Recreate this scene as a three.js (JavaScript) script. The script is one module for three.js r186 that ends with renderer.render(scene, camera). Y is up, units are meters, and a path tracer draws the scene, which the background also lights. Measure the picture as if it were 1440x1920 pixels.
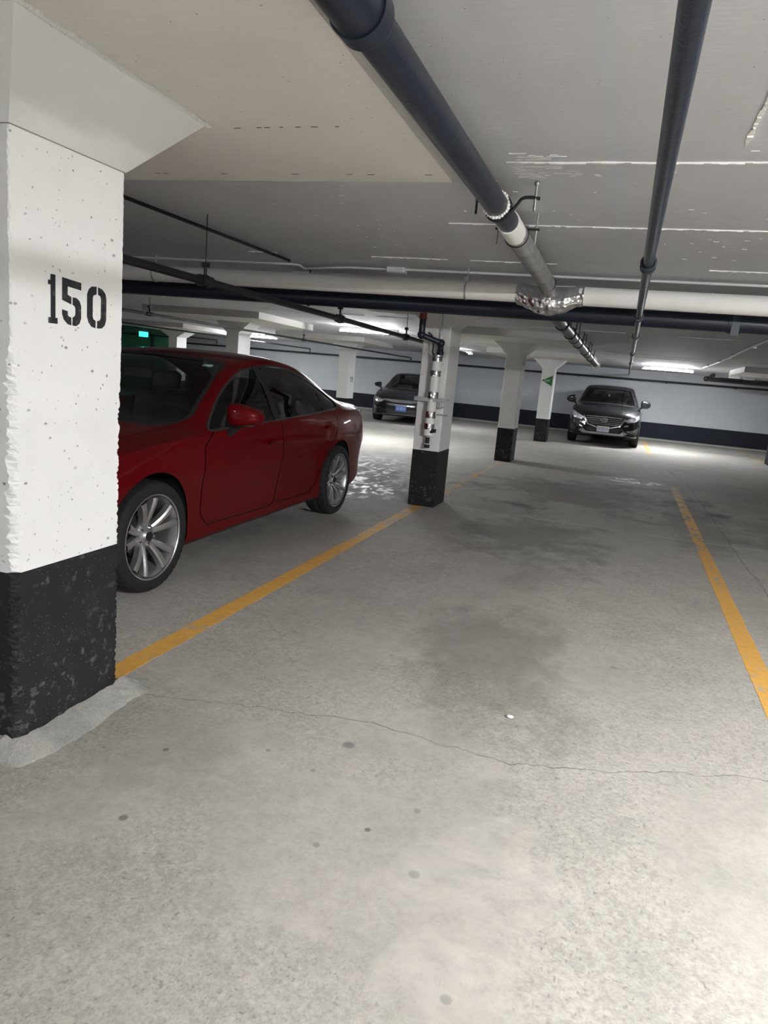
import * as THREE from 'three';
import { mergeGeometries } from 'three/addons/utils/BufferGeometryUtils.js';
import { RectAreaLightUniformsLib } from 'three/addons/lights/RectAreaLightUniformsLib.js';
import { RoundedBoxGeometry } from 'three/addons/geometries/RoundedBoxGeometry.js';
import { FontLoader } from 'three/addons/loaders/FontLoader.js';
import { TextGeometry } from 'three/addons/geometries/TextGeometry.js';

// ---------------------------------------------------------------- camera, light, exposure
const scene = new THREE.Scene();
scene.background = new THREE.Color(0, 0, 0);
const camera = new THREE.PerspectiveCamera(2 * Math.atan(960 / 1349.54) * 180 / Math.PI, 1440 / 1920, 0.05, 80);
camera.position.set(0, 1.47, 0);
camera.rotation.order = 'YXZ';
const D2R = Math.PI / 180;
camera.rotation.set(-11.232 * D2R, 17.419 * D2R, 5.116 * D2R);
const renderer = new THREE.WebGLRenderer({ antialias: true });
renderer.toneMapping = THREE.LinearToneMapping;
renderer.toneMappingExposure = 5.4;
renderer.shadowMap.enabled = true;
renderer.shadowMap.type = THREE.PCFSoftShadowMap;
RectAreaLightUniformsLib.init();
// ceiling lamps: x centre, z, strength of the downward light, strength of the tubes
const LAMPS = [
  [-5.05, -14.0, 18, 66, 'lit fluorescent strip light on ceiling above the bright floor left of the pipe-clad pillar'],
  [0.95, -20.3, 18, 66, 'lit fluorescent strip light on ceiling in front of the black SUV'],
  [-10.9, -20.3, 18, 56, 'lit fluorescent strip light seen just right of the left stencilled pillar'],
  [-4.75, -19.9, 14, 10, 'small end of a lit strip light peeking out right of the pipe-clad pillar'],
  [2.75, -0.5, 90, 255, 'lit fluorescent strip light on ceiling just right of the camera view'],
  [-5.0, 4.4, 26, 50, 'added strip light out of view behind the camera on the left for general light'],  // added unseen lamp, lifts the general light at the near end
];
const TUBE = [0.985, 0.99, 1.0], TUBE_COOL = [0.95, 0.98, 1.0];

// ---------------------------------------------------------------- helpers
function rng(seed) { let a = seed >>> 0; return () => { a |= 0; a = a + 0x6D2B79F5 | 0; let t = Math.imul(a ^ a >>> 15, 1 | a); t = t + Math.imul(t ^ t >>> 7, 61 | t) ^ t; return ((t ^ t >>> 14) >>> 0) / 4294967296; }; }
function hash2(x, y) { let h = Math.imul(x, 374761393) + Math.imul(y, 668265263) | 0; h = Math.imul(h ^ h >>> 13, 1274126177); return ((h ^ h >>> 16) >>> 0) / 4294967296; }
function vnoise(x, y) {
  const xi = Math.floor(x), yi = Math.floor(y); let fx = x - xi, fy = y - yi;
  fx = fx * fx * (3 - 2 * fx); fy = fy * fy * (3 - 2 * fy);
  const a = hash2(xi, yi), b = hash2(xi + 1, yi), c = hash2(xi, yi + 1), d = hash2(xi + 1, yi + 1);
  return a + (b - a) * fx + (c - a) * fy + (a - b - c + d) * fx * fy;
}
function fbm(x, y, n = 4) { let s = 0, a = 0.5, t = 0; for (let i = 0; i < n; i++) { s += a * vnoise(x, y); t += a; x = x * 2.03 + 17.7; y = y * 2.03 + 5.3; a *= 0.5; } return s / t; }
const clamp = (v, a = 0, b = 1) => v < a ? a : v > b ? b : v;
const sstep = (a, b, v) => { const t = clamp((v - a) / (b - a)); return t * t * (3 - 2 * t); };
const lerp = (a, b, t) => a + (b - a) * t;
const V = (x, y, z) => new THREE.Vector3(x, y, z);
const used = new Map();
function numbered(n) { const k = used.get(n) || 0; used.set(n, k + 1); return k ? `${n}_${String(k).padStart(3, '0')}` : n; }
function shade(o) { o.traverse(m => { if (m.isMesh) { m.castShadow = true; m.receiveShadow = true; } }); return o; }
function thing(name, label, category, pos = [0, 0, 0], group) {
  const o = new THREE.Group(); o.name = numbered(name); o.position.set(...pos); o.userData = { label, category };
  if (group) o.userData.group = group; scene.add(o); return o;
}
function part(name, geo, mat, parent, label) {
  const m = new THREE.Mesh(geo, mat); m.name = name; m.castShadow = m.receiveShadow = true; if (label) m.userData.label = label; parent.add(m); return m;
}
function single(name, geo, mat, label, category, group) {
  const m = part(numbered(name), geo, mat, scene); m.userData = { label, category }; if (group) m.userData.group = group; return m;
}
function struct(name, geo, mat, label) { const m = part(name, geo, mat, scene); m.userData = { kind: 'structure', label }; return m; }
function clean(g) {
  if (g.index) g = g.toNonIndexed();
  for (const k of Object.keys(g.attributes)) if (!['position', 'normal', 'uv'].includes(k)) g.deleteAttribute(k);
  if (!g.attributes.normal) g.computeVertexNormals();
  if (!g.attributes.uv) g.setAttribute('uv', new THREE.BufferAttribute(new Float32Array(g.attributes.position.count * 2), 2));
  return g;
}
const merge = (...l) => mergeGeometries(l.flat().map(clean));
// texture coordinates in metres, by the way each face points
function uvBox(g, s = 1) {
  g = clean(g); const p = g.attributes.position, n = g.attributes.normal, uv = g.attributes.uv;
  for (let i = 0; i < p.count; i += 3) {
    let ax = 0, ay = 0, az = 0;
    for (let k = 0; k < 3; k++) { ax += Math.abs(n.getX(i + k)); ay += Math.abs(n.getY(i + k)); az += Math.abs(n.getZ(i + k)); }
    for (let k = 0; k < 3; k++) {
      const x = p.getX(i + k), y = p.getY(i + k), z = p.getZ(i + k);
      if (ay >= ax && ay >= az) uv.setXY(i + k, x / s, z / s); else if (ax >= az) uv.setXY(i + k, z / s, y / s); else uv.setXY(i + k, x / s, y / s);
    }
  }
  return g;
}
function box(x0, x1, y0, y1, z0, z1) { const g = new THREE.BoxGeometry(x1 - x0, y1 - y0, z1 - z0); g.translate((x0 + x1) / 2, (y0 + y1) / 2, (z0 + z1) / 2); return g; }
function rbox(x0, x1, y0, y1, z0, z1, r = 0.005, s = 2) { const g = new RoundedBoxGeometry(Math.abs(x1 - x0), Math.abs(y1 - y0), Math.abs(z1 - z0), s, r); g.translate((x0 + x1) / 2, (y0 + y1) / 2, (z0 + z1) / 2); return g; }
function cyl(a, b, r, seg = 20, r2 = r, open = false) {
  a = a.isVector3 ? a : V(...a); b = b.isVector3 ? b : V(...b);
  const d = b.clone().sub(a), L = d.length(); const g = new THREE.CylinderGeometry(r2, r, L, seg, 1, open);
  g.applyQuaternion(new THREE.Quaternion().setFromUnitVectors(V(0, 1, 0), d.normalize())); g.translate((a.x + b.x) / 2, (a.y + b.y) / 2, (a.z + b.z) / 2); return g;
}
function tube(pts, r, seg = 40, rad = 10, tension = 0.5) { return new THREE.TubeGeometry(new THREE.CatmullRomCurve3(pts.map(p => V(...p)), false, 'catmullrom', tension), seg, r, rad, false); }
function ringAt(c, dir, r, t) { const g = new THREE.TorusGeometry(r, t, 8, 28); g.applyQuaternion(new THREE.Quaternion().setFromUnitVectors(V(0, 0, 1), V(...dir).normalize())); g.translate(...c); return g; }
function tex(w, h, fn, color = true, rep) {
  const d = new Uint8Array(w * h * 4); const o = [0, 0, 0, 255];
  const enc = v => { v = clamp(v); return 255 * (v <= 0.0031308 ? v * 12.92 : 1.055 * Math.pow(v, 1 / 2.4) - 0.055); };
  for (let j = 0; j < h; j++) for (let i = 0; i < w; i++) {
    o[3] = 1; fn(i, j, o); const k = (j * w + i) * 4;
    if (color) { d[k] = enc(o[0]); d[k + 1] = enc(o[1]); d[k + 2] = enc(o[2]); } else { d[k] = 255 * clamp(o[0]); d[k + 1] = 255 * clamp(o[1]); d[k + 2] = 255 * clamp(o[2]); }
    d[k + 3] = 255 * o[3];
  }
  const t = new THREE.DataTexture(d, w, h, THREE.RGBAFormat); t.magFilter = THREE.LinearFilter; t.minFilter = THREE.LinearMipmapLinearFilter; t.generateMipmaps = true;
  t.wrapS = t.wrapT = THREE.RepeatWrapping; if (color) t.colorSpace = THREE.SRGBColorSpace; if (rep) t.repeat.set(...rep); t.needsUpdate = true; return t;
}
const std = (c, rough = 0.8, metal = 0, extra = {}) => new THREE.MeshStandardMaterial({ color: new THREE.Color().setRGB(...c), roughness: rough, metalness: metal, ...extra });
const phys = (c, o = {}) => new THREE.MeshPhysicalMaterial({ color: new THREE.Color().setRGB(...c), ...o });
// tileable noise through wrapping
function tnoise(x, y, per) { const xi = Math.floor(x), yi = Math.floor(y); let fx = x - xi, fy = y - yi; fx = fx * fx * (3 - 2 * fx); fy = fy * fy * (3 - 2 * fy); const m = v => ((v % per) + per) % per; const a = hash2(m(xi), m(yi)), b = hash2(m(xi + 1), m(yi)), c = hash2(m(xi), m(yi + 1)), d = hash2(m(xi + 1), m(yi + 1)); return a + (b - a) * fx + (c - a) * fy + (a - b - c + d) * fx * fy; }
function tfbm(u, v, f, n = 4) { let s = 0, a = 0.5, t = 0; for (let i = 0; i < n; i++) { s += a * tnoise(u * f, v * f, f); t += a; f *= 2; a *= 0.55; } return s / t; }

// ---------------------------------------------------------------- surfaces
const ceilY = z => 2.415 + 0.0125 * z, soffY = z => 2.295 + 0.0125 * z;
// painted concrete with little air holes: colour and relief from one list of holes
function pitMap(n, seed, count, base, hole, mott) {
  const r = rng(seed), f = new Float32Array(n * n);
  for (let k = 0; k < count; k++) {
    const cx = r() * n, cy = r() * n, big = Math.pow(r(), 5), rad = (0.8 + 4.2 * big) * n / 1024, el = 0.5 + r(), dk = 0.35 + 0.65 * r(); const R = Math.ceil(rad * 1.6);
    for (let y = -R; y <= R; y++) for (let x = -R; x <= R; x++) {
      const w = 1 + 0.5 * (hash2(k * 31 + x, y) - 0.5); const d = Math.hypot(x * el, y) / (rad * w); if (d > 1) continue;
      const i = ((Math.floor(cy + y) + n) % n) * n + (Math.floor(cx + x) + n) % n; f[i] = Math.max(f[i], dk * (1 - d * d * 0.6));
    }
  }
  const col = tex(n, n, (i, j, o) => { const m = 1 + mott * (tfbm(i / n, j / n, 6, 5) - 0.5), h = f[j * n + i]; for (let c = 0; c < 3; c++) o[c] = lerp(base[c] * m, hole[c], h); });
  const bmp = tex(n, n, (i, j, o) => { const v = 0.75 + 0.25 * (tfbm(i / n, j / n, 24, 4) - 0.5) - 0.6 * f[j * n + i]; o[0] = o[1] = o[2] = v; }, false);
  return [col, bmp];
}
const [pitCol, pitBmp] = pitMap(1024, 7, 900, [0.79, 0.785, 0.77], [0.16, 0.15, 0.14], 0.10);
const M = {};
M.white = new THREE.MeshStandardMaterial({ map: pitCol, bumpMap: pitBmp, bumpScale: 0.004, roughness: 0.72 });
// black paint with scuffs
const scuff = tex(1024, 1024, (i, j, o) => {
  const u = i / 1024, v = j / 1024; let a = 0.008 + 0.014 * tfbm(u, v, 5, 5);
  const s = tfbm(u, v, 44, 5), t = tfbm(u + 0.37, v * 1 + 0.11, 4, 3); a += 0.055 * sstep(0.60, 0.78, s) * sstep(0.42, 0.62, t);
  const g = hash2(i >> 1, j >> 1); if (g > 0.9965 && t > 0.4) a += 0.25; o[0] = a; o[1] = a * 1.02; o[2] = a * 1.1;
});
M.black = new THREE.MeshPhysicalMaterial({ map: scuff, bumpMap: pitBmp, bumpScale: 0.003, roughness: 0.7, specularIntensity: 0.45 });
// ceiling paint with board marks
const ceilCol = tex(1024, 1024, (i, j, o) => {
  const u = i / 1024, v = j / 1024; let a = 0.60 + 0.07 * (tfbm(u, v, 5, 5) - 0.5) + 0.05 * (tnoise(u * 16, v * 512, 16) - 0.5);
  if (hash2(i >> 2, (j + 7) >> 1) > 0.9988) a = 0.75; if (hash2((i + 3) >> 1, j >> 1) > 0.9995) a = 0.1;
  o[0] = a * 0.965; o[1] = a * 0.985; o[2] = a * 1.02;
});
const ceilBmp = tex(1024, 1024, (i, j, o) => { const u = i / 1024, v = j / 1024; const a = 0.5 + 0.35 * (tfbm(u, v, 40, 3) - 0.5) + 0.3 * (tfbm(u, v, 4, 3) - 0.5); o[0] = o[1] = o[2] = a; }, false);
M.ceil = new THREE.MeshStandardMaterial({ map: ceilCol, bumpMap: ceilBmp, bumpScale: 0.004, roughness: 0.62 });
M.soffit = new THREE.MeshStandardMaterial({ map: ceilCol.clone(), bumpMap: ceilBmp, bumpScale: 0.003, roughness: 0.75, color: new THREE.Color(1.14, 1.08, 0.99) });
M.head = new THREE.MeshStandardMaterial({ map: tex(512, 512, (i, j, o) => { const a = 0.78 + 0.06 * (tfbm(i / 512, j / 512, 5, 5) - 0.5); o[0] = a * 0.99; o[1] = a; o[2] = a * 0.985; }), bumpMap: ceilBmp, bumpScale: 0.003, roughness: 0.75 });
M.lime = std([0.78, 0.77, 0.75], 0.8);
M.wall = new THREE.MeshStandardMaterial({ map: tex(512, 512, (i, j, o) => { const a = 0.52 + 0.08 * (tfbm(i / 512, j / 512, 5, 5) - 0.5); o[0] = a * 0.955; o[1] = a; o[2] = a * 1.06; }), bumpMap: pitBmp, bumpScale: 0.002, roughness: 0.7 });
M.band = std([0.009, 0.012, 0.021], 0.85);
M.green = std([0.07, 0.2, 0.12], 0.6);
M.iron = new THREE.MeshStandardMaterial({ color: new THREE.Color(0.014, 0.020, 0.034), roughness: 0.36, metalness: 0.15, bumpMap: ceilBmp, bumpScale: 0.002 });
M.ironDark = std([0.014, 0.014, 0.016], 0.5, 0.2);
M.insul = new THREE.MeshStandardMaterial({ map: tex(512, 512, (i, j, o) => { const a = 0.86 + 0.08 * (tfbm(i / 512, j / 512, 6, 5) - 0.5); o[0] = a; o[1] = a * 0.99; o[2] = a * 0.95; }), roughness: 0.7 });
M.insulGrey = new THREE.MeshStandardMaterial({ map: tex(512, 512, (i, j, o) => { const a = 0.30 + 0.22 * (tfbm(i / 512, j / 512, 5, 5) - 0.5); o[0] = a; o[1] = a * 0.99; o[2] = a * 0.95; }), roughness: 0.8 });
M.foil = std([0.82, 0.82, 0.84], 0.2, 1);
M.galv = std([0.45, 0.45, 0.45], 0.4, 0.9);
M.conduit = std([0.72, 0.72, 0.72], 0.5);
M.gap = std([0.006, 0.006, 0.006], 0.9);
M.redValve = std([0.22, 0.02, 0.025], 0.5);
M.brass = std([0.75, 0.66, 0.5], 0.4, 0.6);
M.housing = std([0.75, 0.75, 0.74], 0.5);
M.tubeGlow = (k, c) => new THREE.MeshStandardMaterial({ color: 0x222222, emissive: new THREE.Color(...c), emissiveIntensity: k, roughness: 0.4 });

// ---------------------------------------------------------------- floor
const DARK_PATCHES = [ // x, z, rx, rz, strength : darker patches on the slab, oil and damp among them
  [-0.43, -3.75, 0.46, 1.0, 0.5], [-0.7, -7.1, 0.7, 1.3, 0.55], [-0.3, -10.3, 1.6, 1.5, 0.6], [-0.5, -5.6, 0.35, 0.7, 0.25],
  [1.0, -9.5, 0.5, 3.0, 0.35], [-2.6, -5.6, 0.5, 1.6, 0.25], [-1.55, -2.15, 0.34, 0.3, 0.22], [-1.2, -8.2, 0.4, 0.5, 0.25], [2.2, -8.2, 0.8, 2.4, 0.35],
  [-3.6, -9.2, 1.0, 1.2, 0.3], [-0.22, -2.45, 0.1, 0.08, 0.15], [2.5, -21.5, 1.4, 0.6, 0.3], [-3.3, -4.8, 0.6, 1.9, 0.2],
];
const SMEARS = [[-0.32, -1.9, 0.3, 0.36], [-0.26, -1.58, 0.24, 0.24], [-0.66, -1.56, 0.2, 0.07], [-0.2, -2.2, 0.16, 0.12]]; // thin skims of cement left on the slab
const DOTS = [[-0.84, -2.48, 0.032, 0.45], [-1.32, -1.73, 0.018, 0.55], [-0.39, -1.87, 0.022, 0.3], [-0.59, -2.01, 0.012, 0.6], [-0.71, -1.87, 0.014, 0.35], [-0.89, -2.25, 0.014, 0.35], [-1.44, -2.13, 0.012, 0.5], [-0.47, -2.18, 0.016, 0.3], [-1.1, -2.3, 0.012, 0.35], [-0.2, -1.48, 0.018, 0.3], [0.15, -3.9, 0.02, 0.3]];
const CRACKS = [
  { w: 0.0035, k: 0.6, p: [[-1.92, -2.46], [-1.64, -2.5], [-1.36, -2.57], [-0.8, -2.68], [-0.23, -2.64], [0.07, -2.75], [0.76, -2.99], [1.6, -3.2]] },
  { w: 0.006, k: 0.55, p: [[0.99, -15.3], [1.21, -13], [1.24, -9.97], [1.25, -7.82], [1.28, -6.13], [1.35, -4.6]] },
];
const sx = s => s * s;
function segDist(x, z, pts) { let m = 9; for (let i = 1; i < pts.length; i++) { const [ax, az] = pts[i - 1], [bx, bz] = pts[i]; const dx = bx - ax, dz = bz - az; const t = clamp(((x - ax) * dx + (z - az) * dz) / (dx * dx + dz * dz)); m = Math.min(m, Math.hypot(x - ax - t * dx, z - az - t * dz)); } return m; }
function floorColour(x, z, px, o) {
  const n1 = fbm(x * 0.7 + 3, z * 0.7, 4), n2 = fbm(x * 4 + 9, z * 4 + 4, 4), warp = fbm(x * 2.3 + 40, z * 2.3 + 8, 4) - 0.5, warp2 = fbm(x * 14 + 4, z * 9 + 80, 3) - 0.5;
  let a = 0.36 * (1 + 0.24 * (n1 - 0.5) + 0.22 * (n2 - 0.5)), warm = 0;
  // aggregate worn open: pale and dark grains
  if (px < 0.006) {
    const open = sstep(0.40, 0.62, fbm(x * 1.6 + 71, z * 1.6 + 13, 3));
    const gr = vnoise(x * 190, z * 190) - 0.5, g2 = vnoise(x * 75 + 3, z * 75) - 0.5; a *= 1 + (0.10 + 0.18 * open) * gr + (0.10 + 0.14 * open) * g2 + 0.16 * (fbm(x * 26 + 7, z * 26, 2) - 0.5);
    const peb = vnoise(x * 120 + 50, z * 120 + 9); if (peb > 0.84) a *= 1 - 0.35 * (peb - 0.84) / 0.16 * (0.4 + open);
  } else a *= 1 + 0.2 * (vnoise(x * 40, z * 40) - 0.5);
  for (const [cx, cz, rx, rz, k] of DARK_PATCHES) {
    const ux = (x - cx) / rx, uz = (z - cz) / rz; if (ux * ux + uz * uz > 5) continue; const d = Math.sqrt(ux * ux + uz * uz) + warp * 1.5 + warp2 * 0.5;
    a *= 1 - 0.72 * k * (1 - sstep(0.35, 1.15, d)) * (0.6 + 0.8 * n2);
  }
  // cement smear with trowel marks near the camera
  { let s = 0; for (const [cx, cz, rx, rz] of SMEARS) { const ux = (x - cx + 0.25 * (z - cz)) / rx, uz = (z - cz) / rz; const d = Math.sqrt(ux * ux + uz * uz) + warp * 1.3 + warp2 * 0.5; s = Math.max(s, 1 - sstep(0.7, 1.0, d)); }
    if (s > 0) { const tr = fbm(x * 14 + z * 26 + warp * 6, z * 9 - x * 13, 3) - 0.5; a = lerp(a, 0.405 * (1 + 0.5 * tr), 0.62 * s); } }
  for (const [cx, cz, r, k] of DOTS) { const d = Math.hypot(x - cx, (z - cz)) / r + warp2 * 0.6; if (d < 1.2) a *= 1 - k * (1 - sstep(0.6, 1.05, d)); }
  if (px < 0.02) for (const c of CRACKS) { const d = segDist(x + warp2 * 0.03 + warp * 0.05, z + warp2 * 0.05 + warp * 0.06, c.p); const w = Math.max(c.w, px * 0.9); if (d < w * 2) a *= 1 - c.k * (1 - sstep(w * 0.3, w * 1.3, d)) * (0.35 + 0.9 * n2); }
  // sealed pour joint: pale line across the bay
  const jd = Math.abs(z + 7.95 - 0.02 * Math.sin(x * 2) + warp2 * 0.02); if (jd < 0.03) a = lerp(a, 0.46, 0.75 * (1 - sstep(0.012, 0.026, jd)) * sstep(0.3, 0.5, n2));
  o[0] = a * (1.04 + warm); o[1] = a * 0.985; o[2] = a * (0.89 - warm);
}
const grainBmp = tex(1024, 1024, (i, j, o) => { const u = i / 1024, v = j / 1024; o[0] = o[1] = o[2] = 0.25 + 0.5 * (0.6 * tnoise(u * 256, v * 256, 256) + 0.4 * tnoise(u * 64, v * 64, 64)) + 0.25 * tfbm(u, v, 6, 3) - (tnoise(u * 128 + 0.5, v * 128, 128) > 0.88 ? 0.2 : 0); }, false);
function floorPatch(x0, x1, z0, z1, n, parent, wet) { // z0 near, z1 far
  const m = Math.round(n * Math.abs(z1 - z0) / (x1 - x0)); const w = m > n ? Math.round(n * n / m) : n, h = m > n ? n : m; const px = (x1 - x0) / w;
  const map = tex(w, h, (i, j, o) => floorColour(x0 + (i + 0.5) / w * (x1 - x0), z0 + (j + 0.5) / h * (z1 - z0), px, o));
  map.wrapS = map.wrapT = THREE.ClampToEdgeWrapping;
  const g = new THREE.PlaneGeometry(x1 - x0, z0 - z1); g.rotateX(-Math.PI / 2); g.translate((x0 + x1) / 2, 0, (z0 + z1) / 2);
  const p = g.attributes.position, uv = g.attributes.uv; for (let i = 0; i < p.count; i++) uv.setXY(i, (p.getX(i) - x0) / (x1 - x0), (p.getZ(i) - z0) / (z1 - z0));
  const b = grainBmp.clone(); b.repeat.set((x1 - x0) / 0.9, Math.abs(z1 - z0) / 0.9); b.needsUpdate = true;
  const mat = new THREE.MeshStandardMaterial({ map, bumpMap: b, bumpScale: 0.0022, roughness: 0.82 });
  if (wet) { mat.roughnessMap = tex(512, 512, (i, j, o) => { const x = x0 + i / 512 * (x1 - x0), z = z0 + j / 512 * (z1 - z0); let r = 0.8; // tracked-in water still on the slab
    const area = Math.min(1 - sstep(0.7, 1, Math.hypot((x + 3.3) / 1.6, (z + 9.6) / 2.6)), 1), a2 = 1 - sstep(0.6, 1, Math.hypot((x - 0.25) / 0.7, (z + 12.6) / 0.5));
    const s = fbm(x * 22, z * 9, 3); r -= 0.32 * sstep(0.55, 0.62, s) * Math.max(area, a2); o[0] = o[1] = o[2] = r; }, false); mat.roughnessMap.wrapS = mat.roughnessMap.wrapT = THREE.ClampToEdgeWrapping; mat.roughness = 1; }
  return part('floor_slab', g, mat, parent);
}
const floor = new THREE.Group(); floor.name = 'floor'; floor.userData = { kind: 'structure', label: 'stained grey concrete garage floor' }; scene.add(floor);
const RX0 = -20, RX1 = 9.5, RZ0 = 7, RZ1 = -24.2;
floorPatch(-2.6, 2.4, 0.3, -4.7, 2048, floor);
floorPatch(-4.8, 4.2, -4.7, -13.7, 2048, floor, true);
floorPatch(-4.8, 4.2, -13.7, RZ1, 1024, floor);
floorPatch(RX0, -4.8, -4.7, RZ1, 512, floor); floorPatch(4.2, RX1, -4.7, RZ1, 512, floor);
floorPatch(RX0, -2.6, RZ0, -4.7, 512, floor); floorPatch(2.4, RX1, RZ0, -4.7, 512, floor); floorPatch(-2.6, 2.4, RZ0, 0.3, 512, floor);
part('floor_base', box(RX0 - 0.3, RX1 + 0.3, -0.3, -0.004, RZ1 - 0.3, RZ0 + 0.3), std([0.3, 0.3, 0.28], 0.9), floor);

// ---------------------------------------------------------------- ceiling, panels, walls
const slope = g => { const p = g.attributes.position; for (let i = 0; i < p.count; i++) p.setY(i, p.getY(i) + 0.0125 * p.getZ(i)); g.computeVertexNormals(); return g; };
const ceiling = struct('ceiling', uvBox(slope(box(RX0 - 0.3, RX1 + 0.3, 2.415, 2.75, RZ1 - 0.3, RZ0 + 0.3)), 1.6), M.ceil, 'painted concrete ceiling with board marks');
const rowsX = [-12.95, -7.66, -2.05, 3.6], rowsZ = [-1.93, -7.95, -13.14, -18.7];
for (const cx of rowsX) for (const cz of rowsZ) {
  if (cx > 3 && cz > -3) continue; const z0 = cz - 1.2, z1 = cz + 1.2; part('drop_panel', uvBox(slope(box(cx - 1.24, cx + 1.24, 2.295, 2.43, z0, z1)), 1.9), M.soffit, ceiling);
}
// ragged fins of lime where the form boards met
function ridge(x0, x1, z, seed, thick, keep, along = 'x') {
  const r = rng(seed); const parts = []; let x = x0; const st = 0.03;
  const pos = [];
  for (; x < x1; x += st) {
    const n = fbm(x * 2.2 + seed, seed, 3); if (n < keep) continue;
    const w = thick * (0.3 + 1.6 * Math.pow(vnoise(x * 9 + seed, 2), 3) + 0.5 * r()), h = 0.003 + 0.006 * r(), o = 0.006 * (vnoise(x * 5, seed + 3) - 0.5);
    parts.push(along === 'x' ? box(x, x + st, ceilY(z) - h, ceilY(z) + 0.01, z - w / 2 + o, z + w / 2 + o) : box(z - w / 2 + o, z + w / 2 + o, ceilY(x) - h, ceilY(x) + 0.02, x, x + st));
  }
  return merge(parts);
}
part('form_ridge', ridge(-0.62, 4.5, -3.27, 3, 0.012, 0.22), M.lime, ceiling); part('form_ridge', ridge(-1.15, 4.5, -4.45, 11, 0.011, 0.28), M.lime, ceiling);
part('form_ridge', ridge(-3.2, 4.5, -5.71, 19, 0.003, 0.52), M.lime, ceiling); part('form_ridge', ridge(-3.2, -2.02, 0.285, 23, 0.012, 0.38, 'z'), M.lime, ceiling);
for (const [z, s] of [[-10.0, 5], [-11.2, 6], [-16.2, 7], [-17.0, 9]]) part('form_ridge', ridge(-6, 5, z, s * 13, 0.014, 0.3), M.lime, ceiling);
{ const r = rng(91), l = []; // paint flecks and trowel drags of lime
  for (let k = 0; k < 150; k++) { const big = k < 60; const z = big ? -3.15 - 0.35 * r() : -3.3 - 2.2 * r(), x = big ? -0.58 + 0.42 * r() * r() : -2.4 + 3.6 * r(); const w = (big ? 0.03 : 0.012) * (0.3 + r()), d = 0.002 + 0.003 * r(); l.push(box(x - w, x + w, ceilY(z) - 0.002, ceilY(z) + 0.005, z - d / 2, z + d / 2)); }
  for (let k = 0; k < 50; k++) { const z = -3.2 + 1.0 * r(), x = 0.30 + 0.25 * r(), w = 0.004 + 0.012 * r(); l.push(box(x - w, x + w, ceilY(z) - 0.002, ceilY(z) + 0.006, z - 0.002, z + 0.002)); }
  const m = part('lime_flecks', merge(l), M.lime, ceiling); m.userData.kind = 'stuff'; }
{ const r = rng(12), l = []; for (let x = -1.52; x < -0.9; x += 0.03) if (r() > 0.55) l.push(box(x, x + 0.006 + 0.02 * r(), soffY(-2.46) - 0.0012, soffY(-2.46) + 0.01, -2.462, -2.459));
  for (let x = -2.4; x < -0.9; x += 0.05) if (r() > 0.6) l.push(box(x, x + 0.03, soffY(-3.02) - 0.0012, soffY(-3.02) + 0.01, -3.022, -3.019)); part('form_seam', merge(l), M.gap, ceiling); }
const rightW = RX1, T = 0.3;
const wallBack = struct('wall_back', uvBox(box(RX0 - T, RX1 + T, 0, 2.4, RZ1 - T, RZ1), 2), M.wall, 'pale painted back wall of the garage');
part('painted_band', box(RX0, RX1, 0, 0.55, RZ1, RZ1 + 0.006), M.band, wallBack, 'black painted band');
part('kerb', uvBox(rbox(RX0, RX1, 0, 0.07, RZ1, RZ1 + 0.12, 0.02), 1), std([0.33, 0.32, 0.3], 0.85), wallBack);
const wl = struct('wall_left', uvBox(box(RX0 - T, RX0, 0, 2.75, RZ1 - T, RZ0 + T), 2), M.wall, 'pale painted left wall'); part('painted_band', box(RX0, RX0 + 0.006, 0, 0.55, RZ1, RZ0), M.band, wl);
const wr = struct('wall_right', uvBox(box(RX1, RX1 + T, 0, 2.75, RZ1 - T, RZ0 + T), 2), M.wall, 'pale painted right wall'); part('painted_band', box(RX1 - 0.006, RX1, 0, 0.55, RZ1, RZ0), M.band, wr);
const wf = struct('wall_front', uvBox(box(RX0 - T, RX1 + T, 0, 2.75, RZ0, RZ0 + T), 2), M.wall, 'pale painted wall behind the camera'); part('painted_band', box(RX0, RX1, 0, 0.55, RZ0 - 0.006, RZ0), M.band, wf);
const stair = struct('wall_stairwell', uvBox(box(RX0, -14.9, 0, 2.2, -21.7, -21.5), 2), M.green, 'green painted stairwell wall');
part('door_post', box(-15.62, -15.5, 0, 1.86, -21.5, -21.45), std([0.01, 0.04, 0.025], 0.6), stair); part('lintel', box(RX0, -14.9, 1.86, 1.9, -21.5, -21.46), M.gap, stair);

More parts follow.
